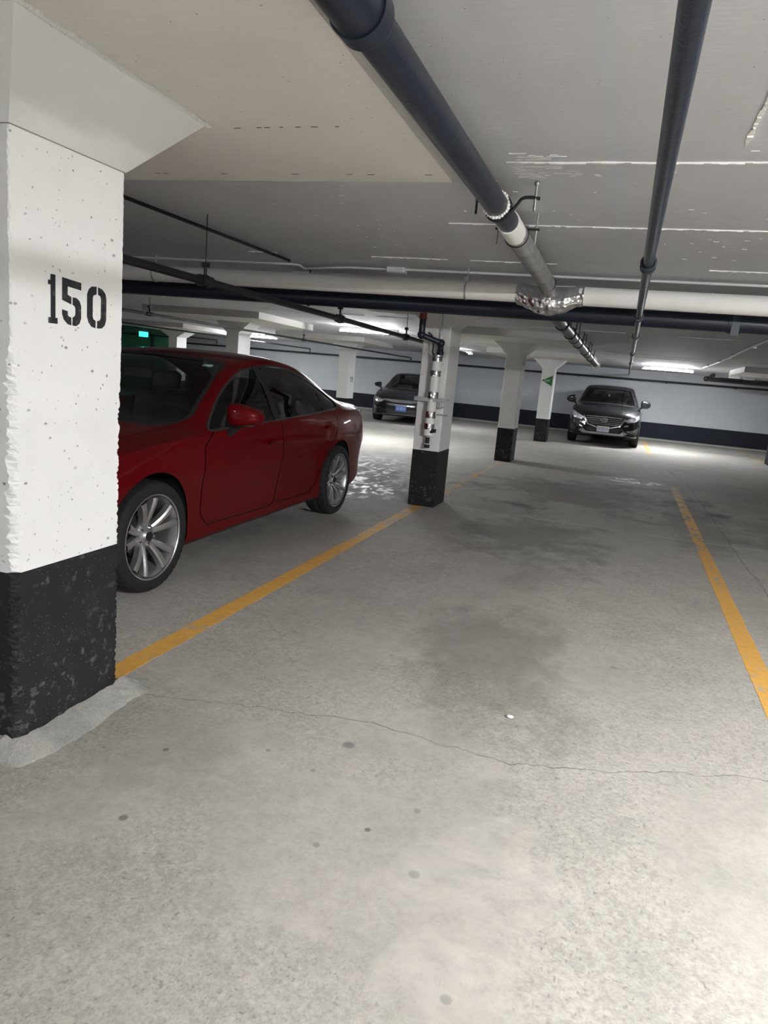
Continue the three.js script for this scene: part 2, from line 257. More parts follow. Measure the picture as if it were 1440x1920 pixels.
// ---------------------------------------------------------------- pillars
// shaft built ring by ring so that its arrises can be chipped; corners: [+x+z, -x+z, -x-z, +x-z]
function shaftGeo(x0, x1, z0, z1, y0, y1, dy, chip, seed) {
  const pos = [], rings = []; const n = Math.max(1, Math.round((y1 - y0) / dy));
  const C = [[x1, z1, -1, -1], [x0, z1, 1, -1], [x0, z0, 1, 1], [x1, z0, -1, 1]];
  for (let k = 0; k <= n; k++) {
    const y = y0 + (y1 - y0) * k / n, ring = [];
    C.forEach(([cx, cz, sx_, sz_], c) => {
      const a = chip[c](y); const q = a * (0.3 + 1.2 * Math.pow(vnoise(y * 120 + seed * 7 + c * 50, c), 2) + 0.5 * Math.pow(vnoise(y * 30 + c * 31, seed), 3)) + 0.003, q2 = a * (0.3 + 1.2 * Math.pow(vnoise(y * 110 + seed * 3 + c * 20, c + 9), 2)) + 0.003, dp = 0.45 + 0.5 * vnoise(y * 80 + c * 9, seed + 4);
      const pA = [cx, cz + sz_ * q2], pM = [cx + sx_ * q * dp * 0.6, cz + sz_ * q2 * dp * 0.6], pB = [cx + sx_ * q, cz];
      const seq = (c === 0 || c === 2) ? [pA, pM, pB] : [pB, pM, pA]; for (const s of seq) ring.push([s[0], y, s[1]]);
    });
    rings.push(ring);
  }
  const N = rings[0].length; const tri = (a, b, c) => pos.push(...a, ...b, ...c);
  for (let k = 0; k < n; k++) for (let i = 0; i < N; i++) { const a = rings[k][i], b = rings[k][(i + 1) % N], c = rings[k + 1][(i + 1) % N], d = rings[k + 1][i]; tri(a, c, b); tri(a, d, c); }
  const top = rings[n], mid = [(x0 + x1) / 2, y1, (z0 + z1) / 2]; for (let i = 0; i < N; i++) tri(top[i], mid, top[(i + 1) % N]);
  const g = new THREE.BufferGeometry(); g.setAttribute('position', new THREE.Float32BufferAttribute(pos, 3)); g.computeVertexNormals(); return g;
}
// flared head: bottom outline = shaft, top outline reaches out by [left, right, near, far]
function capitalGeo(x0, x1, z0, z1, y0, out) {
  const [l, r, nr, f] = out; const X0 = x0 - l, X1 = x1 + r, Z0 = z0 - f, Z1 = z1 + nr; const yt = z => soffY(z) + 0.01; const pos = [];
  const b = [[x1, y0, z1], [x0, y0, z1], [x0, y0, z0], [x1, y0, z0]], t = [[X1, yt(Z1), Z1], [X0, yt(Z1), Z1], [X0, yt(Z0), Z0], [X1, yt(Z0), Z0]];
  const q = (a, c, d, e) => pos.push(...a, ...c, ...d, ...a, ...d, ...e);
  for (let i = 0; i < 4; i++) { const j = (i + 1) % 4; q(b[j], b[i], t[i], t[j]); } q(b[0], b[1], b[2], b[3]); q(t[3], t[2], t[1], t[0]);
  const g = new THREE.BufferGeometry(); g.setAttribute('position', new THREE.Float32BufferAttribute(pos, 3)); g.computeVertexNormals(); return g;
}
const font = await new FontLoader().loadAsync('fonts/droid/droid_sans_bold.typeface.json');
M.stencil = new THREE.MeshStandardMaterial({ map: tex(256, 256, (i, j, o) => { const a = 0.014 + 0.05 * sstep(0.55, 0.8, tfbm(i / 256, j / 256, 9, 4)); o[0] = o[1] = a; o[2] = a * 1.1; }), roughness: 0.7 });
function pillar(label, x0, x1, z0, z1, capY, bandY, out, chipK, seed, dy) {
  const t = thing('concrete_pillar', label, 'pillar', [(x0 + x1) / 2, 0, (z0 + z1) / 2]); const tx = -(x0 + x1) / 2, tz = -(z0 + z1) / 2; const loc = g => uvBox(g, 1.15).translate(tx, 0, tz);
  const c = chipK; part('shaft', loc(shaftGeo(x0, x1, z0, z1, bandY, capY + 0.02, dy, c, seed)), M.white, t);
  part('painted_base', loc(shaftGeo(x0 - 0.001, x1 + 0.001, z0 - 0.001, z1 + 0.001, 0, bandY, dy, c, seed)), M.black, t, 'black painted base');
  part('capital', loc(capitalGeo(x0 - 0.004, x1 + 0.004, z0 - 0.004, z1 + 0.004, capY, out)), M.head, t);
  return { t, tx, tz };
}
const ch = a => [() => a, () => a, () => a, () => a];
const near = pillar('large white pillar stencilled 150 in the foreground', -2.21, -1.9, -2.43, -1.885, 2.105, 0.665, [0.355, 0.355, 0.33, 0],
  [y => 0.005 + 0.022 * (1 - sstep(1.25, 1.5, y)), y => 0.008, y => 0.006, y => 0.003 + 0.013 * (1 - sstep(1.1, 1.5, y))], 5, 0.0055);
const loc0 = g => g.translate(near.tx, 0, near.tz);
{ const r = rng(77), l = []; for (let z = -1.56; z > -2.43; z -= 0.012) { const q = new THREE.IcosahedronGeometry(0.008 + 0.005 * r() * fbm(z * 9, 1, 2), 1); q.translate(-1.541 + near.tx + 0.004 * (r() - 0.5), soffY(z) - 0.003, z + near.tz); l.push(q); } part('mortar_bead', merge(l), M.head, near.t); }
part('shadow_line', loc0(box(-2.211, -1.899, 2.1015, 2.106, -2.431, -1.884)), std([0.25, 0.24, 0.22], 0.9), near.t);  // grey strip painted in for the thin shadow line under the capital
// the stencilled number, digit by digit, drawn in the pillar's right face: u = distance away from the camera, v = height
{
  const poly = pts => { const s = new THREE.Shape(); pts.forEach((p, i) => i ? s.lineTo(p[0], p[1]) : s.moveTo(p[0], p[1])); s.closePath(); return s; };
  const digits = {
    one: [poly([[0.0, 0.143], [0.0, 0.128], [0.012, 0.128], [0.012, 0.02], [0.001, 0.02], [0.001, 0], [0.044, 0], [0.044, 0.02], [0.034, 0.02], [0.034, 0.163], [0.012, 0.163], [0.010, 0.143]])],
    five: [poly([[0.0, 0.160], [0.094, 0.152], [0.094, 0.126], [0.027, 0.132], [0.027, 0.104], [0.045, 0.098], [0.045, 0.072], [0.0, 0.084]]),
      poly([[0.051, 0.098], [0.07, 0.098], [0.086, 0.088], [0.094, 0.072], [0.094, 0.028], [0.086, 0.010], [0.07, 0.0], [0.051, 0.0], [0.051, 0.028], [0.062, 0.034], [0.065, 0.042], [0.065, 0.060], [0.061, 0.068], [0.051, 0.072]]),
      poly([[0.0, 0.052], [0.028, 0.048], [0.028, 0.036], [0.033, 0.030], [0.045, 0.028], [0.045, 0.0], [0.026, 0.004], [0.008, 0.018], [0.0, 0.036]])],
    zero: [poly([[0.050, 0.150], [0.050, 0.122], [0.034, 0.117], [0.030, 0.108], [0.030, 0.042], [0.034, 0.032], [0.046, 0.027], [0.046, 0.0], [0.024, 0.004], [0.008, 0.018], [0.0, 0.038], [0.0, 0.118], [0.008, 0.135], [0.022, 0.147]]),
      poly([[0.058, 0.149], [0.082, 0.143], [0.098, 0.130], [0.104, 0.112], [0.104, 0.034], [0.096, 0.014], [0.080, 0.002], [0.054, 0.0], [0.054, 0.027], [0.068, 0.030], [0.074, 0.040], [0.074, 0.108], [0.070, 0.118], [0.058, 0.122]])],
  };
  const at = { one: [-2.043, 1.522], five: [-2.108, 1.522], zero: [-2.232, 1.522] };
  for (const k in digits) {
    const g = new THREE.ExtrudeGeometry(digits[k], { depth: 0.0006, bevelEnabled: false, curveSegments: 4 }); g.rotateY(Math.PI / 2); // shape x -> -z, depth -> +x
    g.translate(-1.9 + near.tx, at[k][1], at[k][0] + near.tz); part('stencil_digit', uvBox(g, 0.2), M.stencil, near.t, 'black stencilled digit');
  }
}
// rough mortar fillet around the foot of the near pillar
{
  const pos = [], idx = [], uvs = []; const path = [[-1.90, -2.56], [-1.893, -2.46], [-1.895, -2.3], [-1.895, -1.95], [-1.9, -1.885], [-2.0, -1.88], [-2.25, -1.88]], outw = [[0.035, -0.05], [0.10, -0.05], [0.11, 0], [0.115, 0.015], [0.085, 0.085], [0.0, 0.11], [0, 0.11]];
  const n = 200, m = 18; for (let i = 0; i <= n; i++) { const f = i / n * (path.length - 1), k = Math.min(path.length - 2, Math.floor(f)), u = f - k; const bx = lerp(path[k][0], path[k + 1][0], u), bz = lerp(path[k][1], path[k + 1][1], u), ox = lerp(outw[k][0], outw[k + 1][0], u), oz = lerp(outw[k][1], outw[k + 1][1], u); const w = 0.75 + 0.55 * fbm(i * 0.06, 3, 4), h = 0.052 * (0.75 + 0.5 * fbm(i * 0.05 + 9, 1, 3)) * Math.min(1, 0.25 + i / 30);
    for (let j = 0; j <= m; j++) { const v = j / m, X = bx + ox * w * (v * 1.15 - 0.15), Z = bz + oz * w * (v * 1.15 - 0.15); const rough = 0.012 * (fbm(X * 38, Z * 38, 3) - 0.5) * (1 - v * 0.6); pos.push(X + 0.006 * (vnoise(X * 60, Z * 60 + 9) - 0.5), j === m ? -0.004 : h * Math.pow(1 - v, 1.25) * (1 + 0.5 * v) + rough, Z); uvs.push(X / 0.5, Z / 0.5); } }
  for (let i = 0; i < n; i++) for (let j = 0; j < m; j++) { const a = i * (m + 1) + j, b = a + m + 1; idx.push(a, a + 1, b + 1, a, b + 1, b); }
  const g = new THREE.BufferGeometry(); g.setAttribute('position', new THREE.Float32BufferAttribute(pos, 3)); g.setAttribute('uv', new THREE.Float32BufferAttribute(uvs, 2)); g.setIndex(idx); g.computeVertexNormals(); g.translate(near.tx, 0, near.tz);
  const mm = tex(512, 512, (i, j, o) => { const u = i / 512, v = j / 512; const a = 0.33 * (1 + 0.5 * (tfbm(u, v, 5, 5) - 0.5) + 0.3 * (tnoise(u * 128, v * 128, 128) - 0.5)); o[0] = a * 1.03; o[1] = a; o[2] = a * 0.92; });
  part('mortar_fillet', g, new THREE.MeshStandardMaterial({ map: mm, roughness: 0.95, bumpMap: grainBmp, bumpScale: 0.004, side: THREE.DoubleSide }), near.t, 'rough grey mortar');
}
const flat = [0.25, 0.25, 0, 0];
const mid = pillar('white pillar carrying the foil-banded vertical pipe', -2.15, -1.85, -8.2, -7.7, 1.97, 0.625, flat, ch(0.006), 21, 0.03);
pillar('plain white pillar second from the SUV, straight behind the pipe-clad pillar', -2.11, -1.82, -13.68, -13.15, 1.92, 0.605, flat, ch(0.006), 31, 0.05);
const signP = pillar('white pillar with the green arrow sign beside the SUV', -2.06, -1.75, -19.2, -18.7, 1.83, 0.575, flat, ch(0.004), 41, 0.08);
const pL = pillar('white pillar behind the red car roof next to a lamp', -7.81, -7.53, -13.7, -13.2, 1.92, 0.605, flat, ch(0.004), 51, 0.1);
const pS = pillar('white pillar between the red car and the black sedan', -7.55, -7.24, -19.2, -18.7, 1.84, 0.575, flat, ch(0.004), 61, 0.1);
pillar('white pillar next to the teal exit light far left', -12.98, -12.7, -19.2, -18.7, 1.84, 0.575, [0.4, 0.4, 0, 0], ch(0.004), 71, 0.1);
pillar('pillar cut off by the right edge of the picture', 3.47, 3.78, -19.7, -19.2, 1.84, 0.575, flat, ch(0.004), 81, 0.1);
// far numbers, only strokes can be seen
function farNumber(p, txt, x, y, z, size, ry) { const g = new TextGeometry(txt, { font, size, depth: 0.002, curveSegments: 3 }); g.rotateY(ry); g.translate(x + p.tx, y, z + p.tz); part('stencil_number', g, M.stencil, p.t, 'black stencilled number'); }
farNumber(pS, '11', -7.239, 1.02, -18.86, 0.15, Math.PI / 2);
farNumber(pL, '110', -7.529, 1.35, -13.26, 0.15, Math.PI / 2);
// green arrow sign
{
  const s = thing('arrow_sign', 'green triangular exit sign pointing left on a white pillar', 'sign', [-1.90, 1.53, -18.69]);
  const sh = new THREE.Shape(); sh.moveTo(-0.135, 0); sh.lineTo(0.12, 0.13); sh.lineTo(0.12, -0.13); sh.closePath();
  part('plate', new THREE.ExtrudeGeometry(sh, { depth: 0.006, bevelEnabled: false }), std([0.006, 0.14, 0.035], 0.5), s);
  const tg = new TextGeometry('EXIT', { font, size: 0.058, depth: 0.001, curveSegments: 3 }); tg.computeBoundingBox(); tg.scale(0.85, 1, 1); tg.translate(-0.075, -0.03, 0.006); part('lettering', tg, std([0.5, 0.62, 0.55], 0.6), s, 'pale letters');
}
// lit exit box
{
  const s = thing('exit_light', 'glowing teal exit sign hanging before the green wall', 'exit sign', [-15.4, 1.9, -20.8]);
  part('case', rbox(-0.2, 0.2, -0.12, 0.12, -0.04, 0.02, 0.01), M.ironDark, s); part('stem', box(-0.015, 0.015, 0.12, 0.27, -0.02, 0.01), M.ironDark, s);
  part('face', box(-0.18, 0.18, -0.1, 0.1, 0.02, 0.024), new THREE.MeshStandardMaterial({ color: 0x062a24, emissive: new THREE.Color(0.06, 0.85, 0.62), emissiveIntensity: 0.28 }), s, 'glowing teal face');
  const l = new THREE.PointLight(new THREE.Color(0.06, 0.85, 0.62), 0.12, 0, 2); l.position.set(0, -0.02, 0.12); l.castShadow = true; l.shadow.radius = 3; s.add(l);
}

// ---------------------------------------------------------------- lamps
for (const [x, z, k, g, label] of LAMPS) {
  const y = ceilY(z) - 0.02, hue = z < -10 ? TUBE_COOL : TUBE; const t = thing('strip_light', label, 'lamp', [x, y, z], 'ceiling strip lights');
  part('housing', rbox(-0.62, 0.62, -0.045, 0.03, -0.06, 0.06, 0.006), M.housing, t);
  for (const s of [-1, 1]) { part('tube', cyl([-0.6, -0.066, s * 0.04], [0.6, -0.066, s * 0.04], 0.014, 14), M.tubeGlow(g, hue), t); for (const e of [-1, 1]) part('socket', box(e * 0.61 - 0.012, e * 0.61 + 0.012, -0.09, -0.04, s * 0.04 - 0.014, s * 0.04 + 0.014), M.housing, t); }
  const l = new THREE.RectAreaLight(new THREE.Color(...hue), k, 1.18, 0.11); l.rotation.x = -Math.PI / 2; l.position.set(0, -0.083, 0); t.add(l);
}

// ---------------------------------------------------------------- pipes
const topY = (x, z) => rowsX.some(cx => Math.abs(x - cx) < 1.24) && rowsZ.some(cz => Math.abs(z - cz) < 1.2) ? soffY(z) : ceilY(z);
const rod = (x, y, z) => cyl([x, y, z], [x, ceilY(z) + 0.01, z], 0.005, 8);
{ // big black drain pipe on the ceiling, running away from the camera
  const X = -0.69, Y = 2.255, t = thing('drain_pipe', 'thick black cast-iron drain pipe hung along the ceiling, grey wrapped at its end', 'pipe', [X, Y, 0]);
  part('pipe', uvBox(cyl([0, 0, 2.5], [0, 0, -3.9], 0.053, 36), 0.6), M.iron, t);
  part('bell_joint', uvBox(merge(cyl([0, 0, 2.4], [0, 0, -1.66], 0.064, 36), cyl([0, 0, -1.66], [0, 0, -1.72], 0.070, 36), cyl([0, 0, -1.72], [0, 0, -1.75], 0.066, 36, 0.056)), 0.6), M.iron, t);
  part('coupling', cyl([0, 0, -3.52], [0, 0, -3.62], 0.058, 36), M.iron, t); const rr = rng(5), l = []; for (let k = 0; k < 26; k++) { const a = k / 26 * 6.283; const q = new THREE.IcosahedronGeometry(0.006 + 0.006 * rr(), 0); q.translate(Math.cos(a) * 0.057, Math.sin(a) * 0.057, -3.505 + 0.01 * rr()); l.push(q); } part('joint_putty', merge(l), M.insul, t, 'pale putty bead');
  const h = part('hanger', merge(ringAt([0, 0, -3.56], [0, 0, 1], 0.060, 0.007), tube([[0.05, -0.03, -3.56], [0.085, 0.01, -3.555], [0.11, 0.04, -3.55], [0.15, 0.045, -3.55], [0.19, 0.04, -3.55]], 0.008, 24, 8), tube([[-0.055, 0.01, -3.56], [-0.09, 0.03, -3.56], [-0.11, 0.03, -3.56]], 0.008, 12, 8), cyl([-0.105, -0.03, -3.56], [-0.105, 0.115, -3.56], 0.006, 8)), M.ironDark, t);
  part('hanger_rod', merge(cyl([0.17, -0.015, -3.55], [0.17, 0.13, -3.55], 0.007, 8), new THREE.SphereGeometry(0.013, 10, 8).translate(0.17, 0.105, -3.55)), M.galv, h);
  part('gasket', cyl([0, 0, -3.86], [0, -0.008, -4.12], 0.060, 36), M.insul, t, 'white gasket sleeve');
  part('wrapped_section', uvBox(merge(cyl([0, -0.004, -4.1], [0, -0.035, -5.8], 0.062, 36), cyl([0, -0.035, -5.8], [0, -0.07, -6.02], 0.062, 36, 0.05)), 0.5), M.insulGrey, t, 'grey wrapped section');
  const c = part('clamp', merge(ringAt([0, -0.006, -4.17], [0, 0, 1], 0.063, 0.005), box(0.06, 0.12, 0.02, 0.03, -4.18, -4.16), box(-0.12, -0.06, 0.02, 0.03, -4.18, -4.16), ringAt([0, -0.036, -5.86], [0, 0, 1], 0.063, 0.004)), M.ironDark, t);
  for (const x of [0.105, -0.105]) part('clamp_rod', cyl([x, -0.055, -4.17], [x, 0.11, -4.17], 0.004, 8), M.galv, c);
}
{ // lower continuation beyond the crossing pipes
  const t = thing('drain_pipe', 'thick dark drain pipe running on behind the foil joint towards the back wall', 'pipe', [-0.7, 0, 0]); const y = z => 2.075 + 0.0125 * (z + 6.8);
  part('pipe', uvBox(cyl([0, y(-6.72), -6.72], [0, y(-16.4), -16.4], 0.062, 28), 0.6), M.iron, t);
  for (const z of [-7.6, -8.7, -10.2, -11.9, -13.8]) part('hanger', merge(ringAt([0, y(z), z], [0, 0, 1], 0.066, 0.007), cyl([0, y(z) + 0.06, z], [0, ceilY(z) + 0.01, z], 0.006, 8), cyl([0.06, y(z), z], [0.07, y(z) + 0.14, z], 0.006, 8)), M.ironDark, t);
  for (const z of [-9.4, -12.6]) part('coupling', cyl([0, y(z), z], [0, y(z - 0.22), z - 0.22], 0.07, 28), M.iron, t);
  part('end_funnel', cyl([0, y(-16.3), -16.3], [0, y(-16.7), -16.7], 0.066, 24, 0.09), M.insul, t, 'pale flared end');
}
{ // white insulated pipe across, foil bag at the branch
  const t = thing('insulated_pipe', 'white insulated pipe crossing the ceiling from side to side with a foil-wrapped joint', 'pipe', [0, 2.165, -6.1]);
  part('insulation', uvBox(cyl([-19.9, 0, 0], [-0.92, 0, 0], 0.073, 36), 0.7), M.insul, t); part('insulation', uvBox(cyl([-0.46, 0, 0], [9.4, 0, 0], 0.073, 36), 0.7), M.insul, t);
  const pos = []; const nu = 60, nv = 44, P = [];
  for (let i = 0; i <= nu; i++) { const u = i / nu, x = -0.95 + 0.53 * u, b = Math.pow(Math.sin(Math.PI * u), 1.3), cy = -0.055 * b * (1 - 0.25 * Math.abs(u - 0.5)), ry = 0.078 + 0.032 * b, rz = 0.08 + 0.02 * b; const row = [];
    for (let j = 0; j <= nv; j++) { const a = (j % nv) / nv * 6.28319; const n = 0.018 * (fbm(x * 34 + 5, Math.cos(a) * 3.2 + 9, 2) - 0.5) + 0.026 * (fbm(x * 13, Math.sin(a) * 2.3 + Math.cos(a) * 1.7 + 20, 2) - 0.5); const k = i === 0 || i === nu ? 0.3 : 1; row.push([x, cy + (ry + n * k) * Math.cos(a), (rz + n * k) * Math.sin(a)]); } P.push(row); }
  for (let i = 0; i < nu; i++) for (let j = 0; j < nv; j++) { const a = P[i][j], b = P[i + 1][j], c = P[i + 1][j + 1], d = P[i][j + 1]; pos.push(...a, ...b, ...c, ...a, ...c, ...d); }
  const g = new THREE.BufferGeometry(); g.setAttribute('position', new THREE.Float32BufferAttribute(pos, 3)); g.computeVertexNormals(); const fm = M.foil.clone(); fm.side = THREE.DoubleSide; part('foil_wrap', g, fm, t, 'crumpled aluminium foil');
  for (const x of [-4.4, -1.37, 1.9]) part('hanger', merge(ringAt([x, 0, 0], [1, 0, 0], 0.075, 0.006), cyl([x, 0.07, 0], [x, ceilY(-6.1) - 2.165 + 0.01, 0], 0.006, 8), box(x - 0.02, x + 0.02, 0.055, 0.1, -0.03, 0.05)), M.galv, t);
  for (const x of [-3.55, -1.9, 0.5]) part('band', cyl([x, 0, 0], [x + 0.02, 0, 0], 0.0745, 30), M.insul, t);
}
{ // black pipe just beneath and behind
  const t = thing('black_pipe', 'black iron pipe running just below the white insulated pipe', 'pipe', [0, 2.07, -6.55]);
  part('pipe', uvBox(cyl([-19.9, 0, 0], [9.4, 0, 0], 0.072, 36), 0.6), M.iron, t);
  for (const x of [0.75, -5.5]) part('coupling', merge(cyl([x - 0.05, 0, 0], [x + 0.05, 0, 0], 0.081, 32), box(x - 0.03, x + 0.03, -0.1, 0.1, 0.06, 0.085)), M.iron, t);
  for (const x of [-8, -3, 2.6]) part('hanger', merge(ringAt([x, 0, 0], [1, 0, 0], 0.075, 0.006), cyl([x, 0.07, 0], [x, ceilY(-6.55) - 2.07, 0], 0.006, 8)), M.ironDark, t);
}
{ // slim black pipe almost overhead
  const t = thing('sprinkler_pipe', 'slim black sprinkler pipe running overhead on the right towards the SUV', 'pipe', [0.012, 1.957, 0]);
  part('pipe', uvBox(cyl([0, 0, 2.2], [0, 0, -23.85], 0.0205, 24), 0.3), M.iron, t);
  part('coupling', merge(cyl([0, 0, -3.06], [0, 0, -3.16], 0.027, 24), ringAt([0, 0, -3.06], [0, 0, 1], 0.026, 0.005), ringAt([0, 0, -3.16], [0, 0, 1], 0.026, 0.005)), M.iron, t);
  part('coupling', merge(cyl([0, -0.004, -5.2], [0, -0.004, -5.3], 0.030, 24), ringAt([0, -0.004, -5.25], [0, 0, 1], 0.028, 0.006)), M.iron, t);
  for (const z of [-7.1, -10.4, -14.2]) part('coupling', cyl([0, 0, z], [0, 0, z - 0.17], 0.032, 20), M.iron, t);
  for (const z of [-4.9, -8.6, -12.4, -17]) part('hanger_rod', cyl([0, 0.02, z], [0, ceilY(z) - 1.957, z], 0.005, 8), M.ironDark, t);
}
function branch(label, x, z0, z1, y0, y1, r, fit) {
  const t = thing('sprinkler_pipe', label, 'pipe', [x, 0, 0]); const y = z => lerp(y0, y1, (z - z0) / (z1 - z0));
  part('pipe', cyl([0, y0, z0], [0, y1, z1], r, 16), M.ironDark, t);
  for (const z of fit) part('fitting', merge(cyl([0, y(z), z + 0.07], [0, y(z), z - 0.07], r * 1.5, 16), new THREE.SphereGeometry(r * 1.75, 12, 10).translate(0, y(z), z), cyl([0, y(z), z], [0, y(z) + 0.1, z], 0.011, 8), box(-0.02, 0.02, y(z) + 0.09, y(z) + 0.12, z - 0.02, z + 0.02), cyl([0, y(z) + 0.1, z], [0, topY(x, z), z], 0.0035, 8)), M.ironDark, t);
  if (z1 < -23) part('elbow', tube([[0, y1, z1 + 0.05], [0, y1, z1], [0, y1 - 0.05, z1 - 0.03], [0, 1.8, z1 - 0.03]], r, 16, 10), M.ironDark, t); return t;
}
branch('black sprinkler pipe with fittings slanting above the red car', -2.77, 2.0, -12.9, 2.0, 1.85, 0.026, [-4.38, -6.81, -9.1]);
branch('thin dark pipe close under the ceiling beside the big ceiling panel', -2.93, -3.2, -5.95, 2.315, 2.315, 0.012, []);
branch('long thin sprinkler pipe ending over the black sedan', -7.02, -6.9, -23.85, 1.98, 1.9, 0.02, [-9.6, -15.2]);
branch('long thin sprinkler pipe ending between the left lamp and the sedan', -10.75, -6.9, -23.85, 1.98, 1.92, 0.02, [-12]);
branch('long thin sprinkler pipe ending behind the left white pillars', -14.5, -6.9, -23.85, 1.98, 1.95, 0.02, [-16.5]);
{
  const t = thing('wall_pipe', 'long dark sprinkler main along the top of the back wall', 'pipe', [0, 1.8, -24.02]);
  part('pipe', cyl([-19.9, -0.06, 0], [9.4, 0.06, 0], 0.03, 16), M.ironDark, t);
  for (const x of [-16, -11, -5.5, -1.5, 1.15, 3.1, 6]) part('bracket', merge(ringAt([x, 0.002 * x, 0], [1, 0, 0], 0.034, 0.006), box(x - 0.02, x + 0.02, 0.002 * x - 0.02, 0.002 * x + 0.02, -0.175, -0.03)), M.ironDark, t);
}
{
  const t = thing('pipe_loop', 'dark horizontal pipe loop near the ceiling at the far right', 'pipe', [0, 0, -22]);
  part('pipe', merge(tube([[2.05, 1.97, 0], [2.15, 1.96, 0], [2.4, 1.955, 0], [3.2, 1.95, 0], [5, 1.95, 0], [9.4, 1.95, 0]], 0.055, 60, 14), tube([[2.2, 2.12, 0.3], [2.2, 2.03, 0.3], [2.3, 2.0, 0.3], [3, 2.0, 0.3], [9.4, 2.0, 0.3]], 0.03, 60, 10)), M.ironDark, t); part('elbow', merge(new THREE.SphereGeometry(0.075, 14, 10).translate(2.05, 1.97, 0), cyl([2.1, 1.97, 0], [2.22, 2.1, 0], 0.05, 14)), M.ironDark, t); for (const x of [2.7, 4.4]) part('hanger_rod', cyl([x, 1.95, 0], [x, ceilY(-22), 0], 0.008, 8), M.ironDark, t);
}
{ // electrical conduits
  const y = ceilY(-6.2) - 0.012, t = thing('conduit', 'thin white conduit running across the ceiling in front of the insulated pipe', 'conduit', [0, 0, -6.25]);
  part('tube', merge(tube([[-7, y, 0], [-5, y, 0], [-3.5, y, 0], [-3.0, y, 0], [-2.95, y - 0.035, 0], [-2.9, y - 0.03, 0], [-2.5, y - 0.004, 0], [-2.1, y - 0.004, 0]], 0.010, 60, 8), cyl([-2.0, y, 0.0], [9.4, y, 0.06], 0.011, 10)), M.conduit, t);
  part('junction_box', rbox(-2.12, -1.96, y - 0.035, y + 0.03, -0.05, 0.05, 0.006), M.housing, t);
  part('loose_wire', merge(tube([[-2.0, y - 0.02, 0.02], [-1.85, y - 0.07, 0.03], [-1.6, y - 0.075, 0.03], [-0.9, y - 0.085, 0.03], [-0.5, y - 0.075, 0.03], [-0.2, y - 0.1, 0.03], [0.1, y - 0.1, 0.03], [0.5, y - 0.105, 0.02]], 0.004, 60, 6)), M.conduit, t);
}
{
  const t = thing('conduit', 'pale conduit zigzagging along the ceiling on the far right above the lamp', 'conduit', [1.66, 0, 0]); const q = z => ceilY(z) - 0.02;
  part('tube', tube([[-0.02, q(-9), -9], [-0.01, q(-11), -11], [0.0, q(-13), -13], [0.02, q(-14.2), -14.2], [0.06, q(-14.8), -14.8], [0.05, q(-15.4), -15.4], [0.05, q(-17), -17], [0.02, q(-19.3), -19.3]], 0.016, 80, 8), M.conduit, t);
  for (const z of [-10, -12, -14, -16, -18]) part('clip', box(-0.03, 0.06, q(z) - 0.01, q(z) + 0.02, z - 0.015, z + 0.015), M.galv, t);
}
for (const [x, z, l] of [[2.62, -21, 'small white junction box on ceiling at far right, left of its twin'], [3.0, -21.2, 'small white junction box on ceiling at far right, right of its twin']]) { const t = thing('ceiling_box', l, 'junction box', [x, ceilY(z), z], 'ceiling boxes'); part('box', rbox(-0.13, 0.13, -0.14, 0.01, -0.08, 0.08, 0.01), M.housing, t); part('cover', rbox(-0.11, 0.11, -0.12, -0.02, 0.08, 0.086, 0.003), M.conduit, t); }
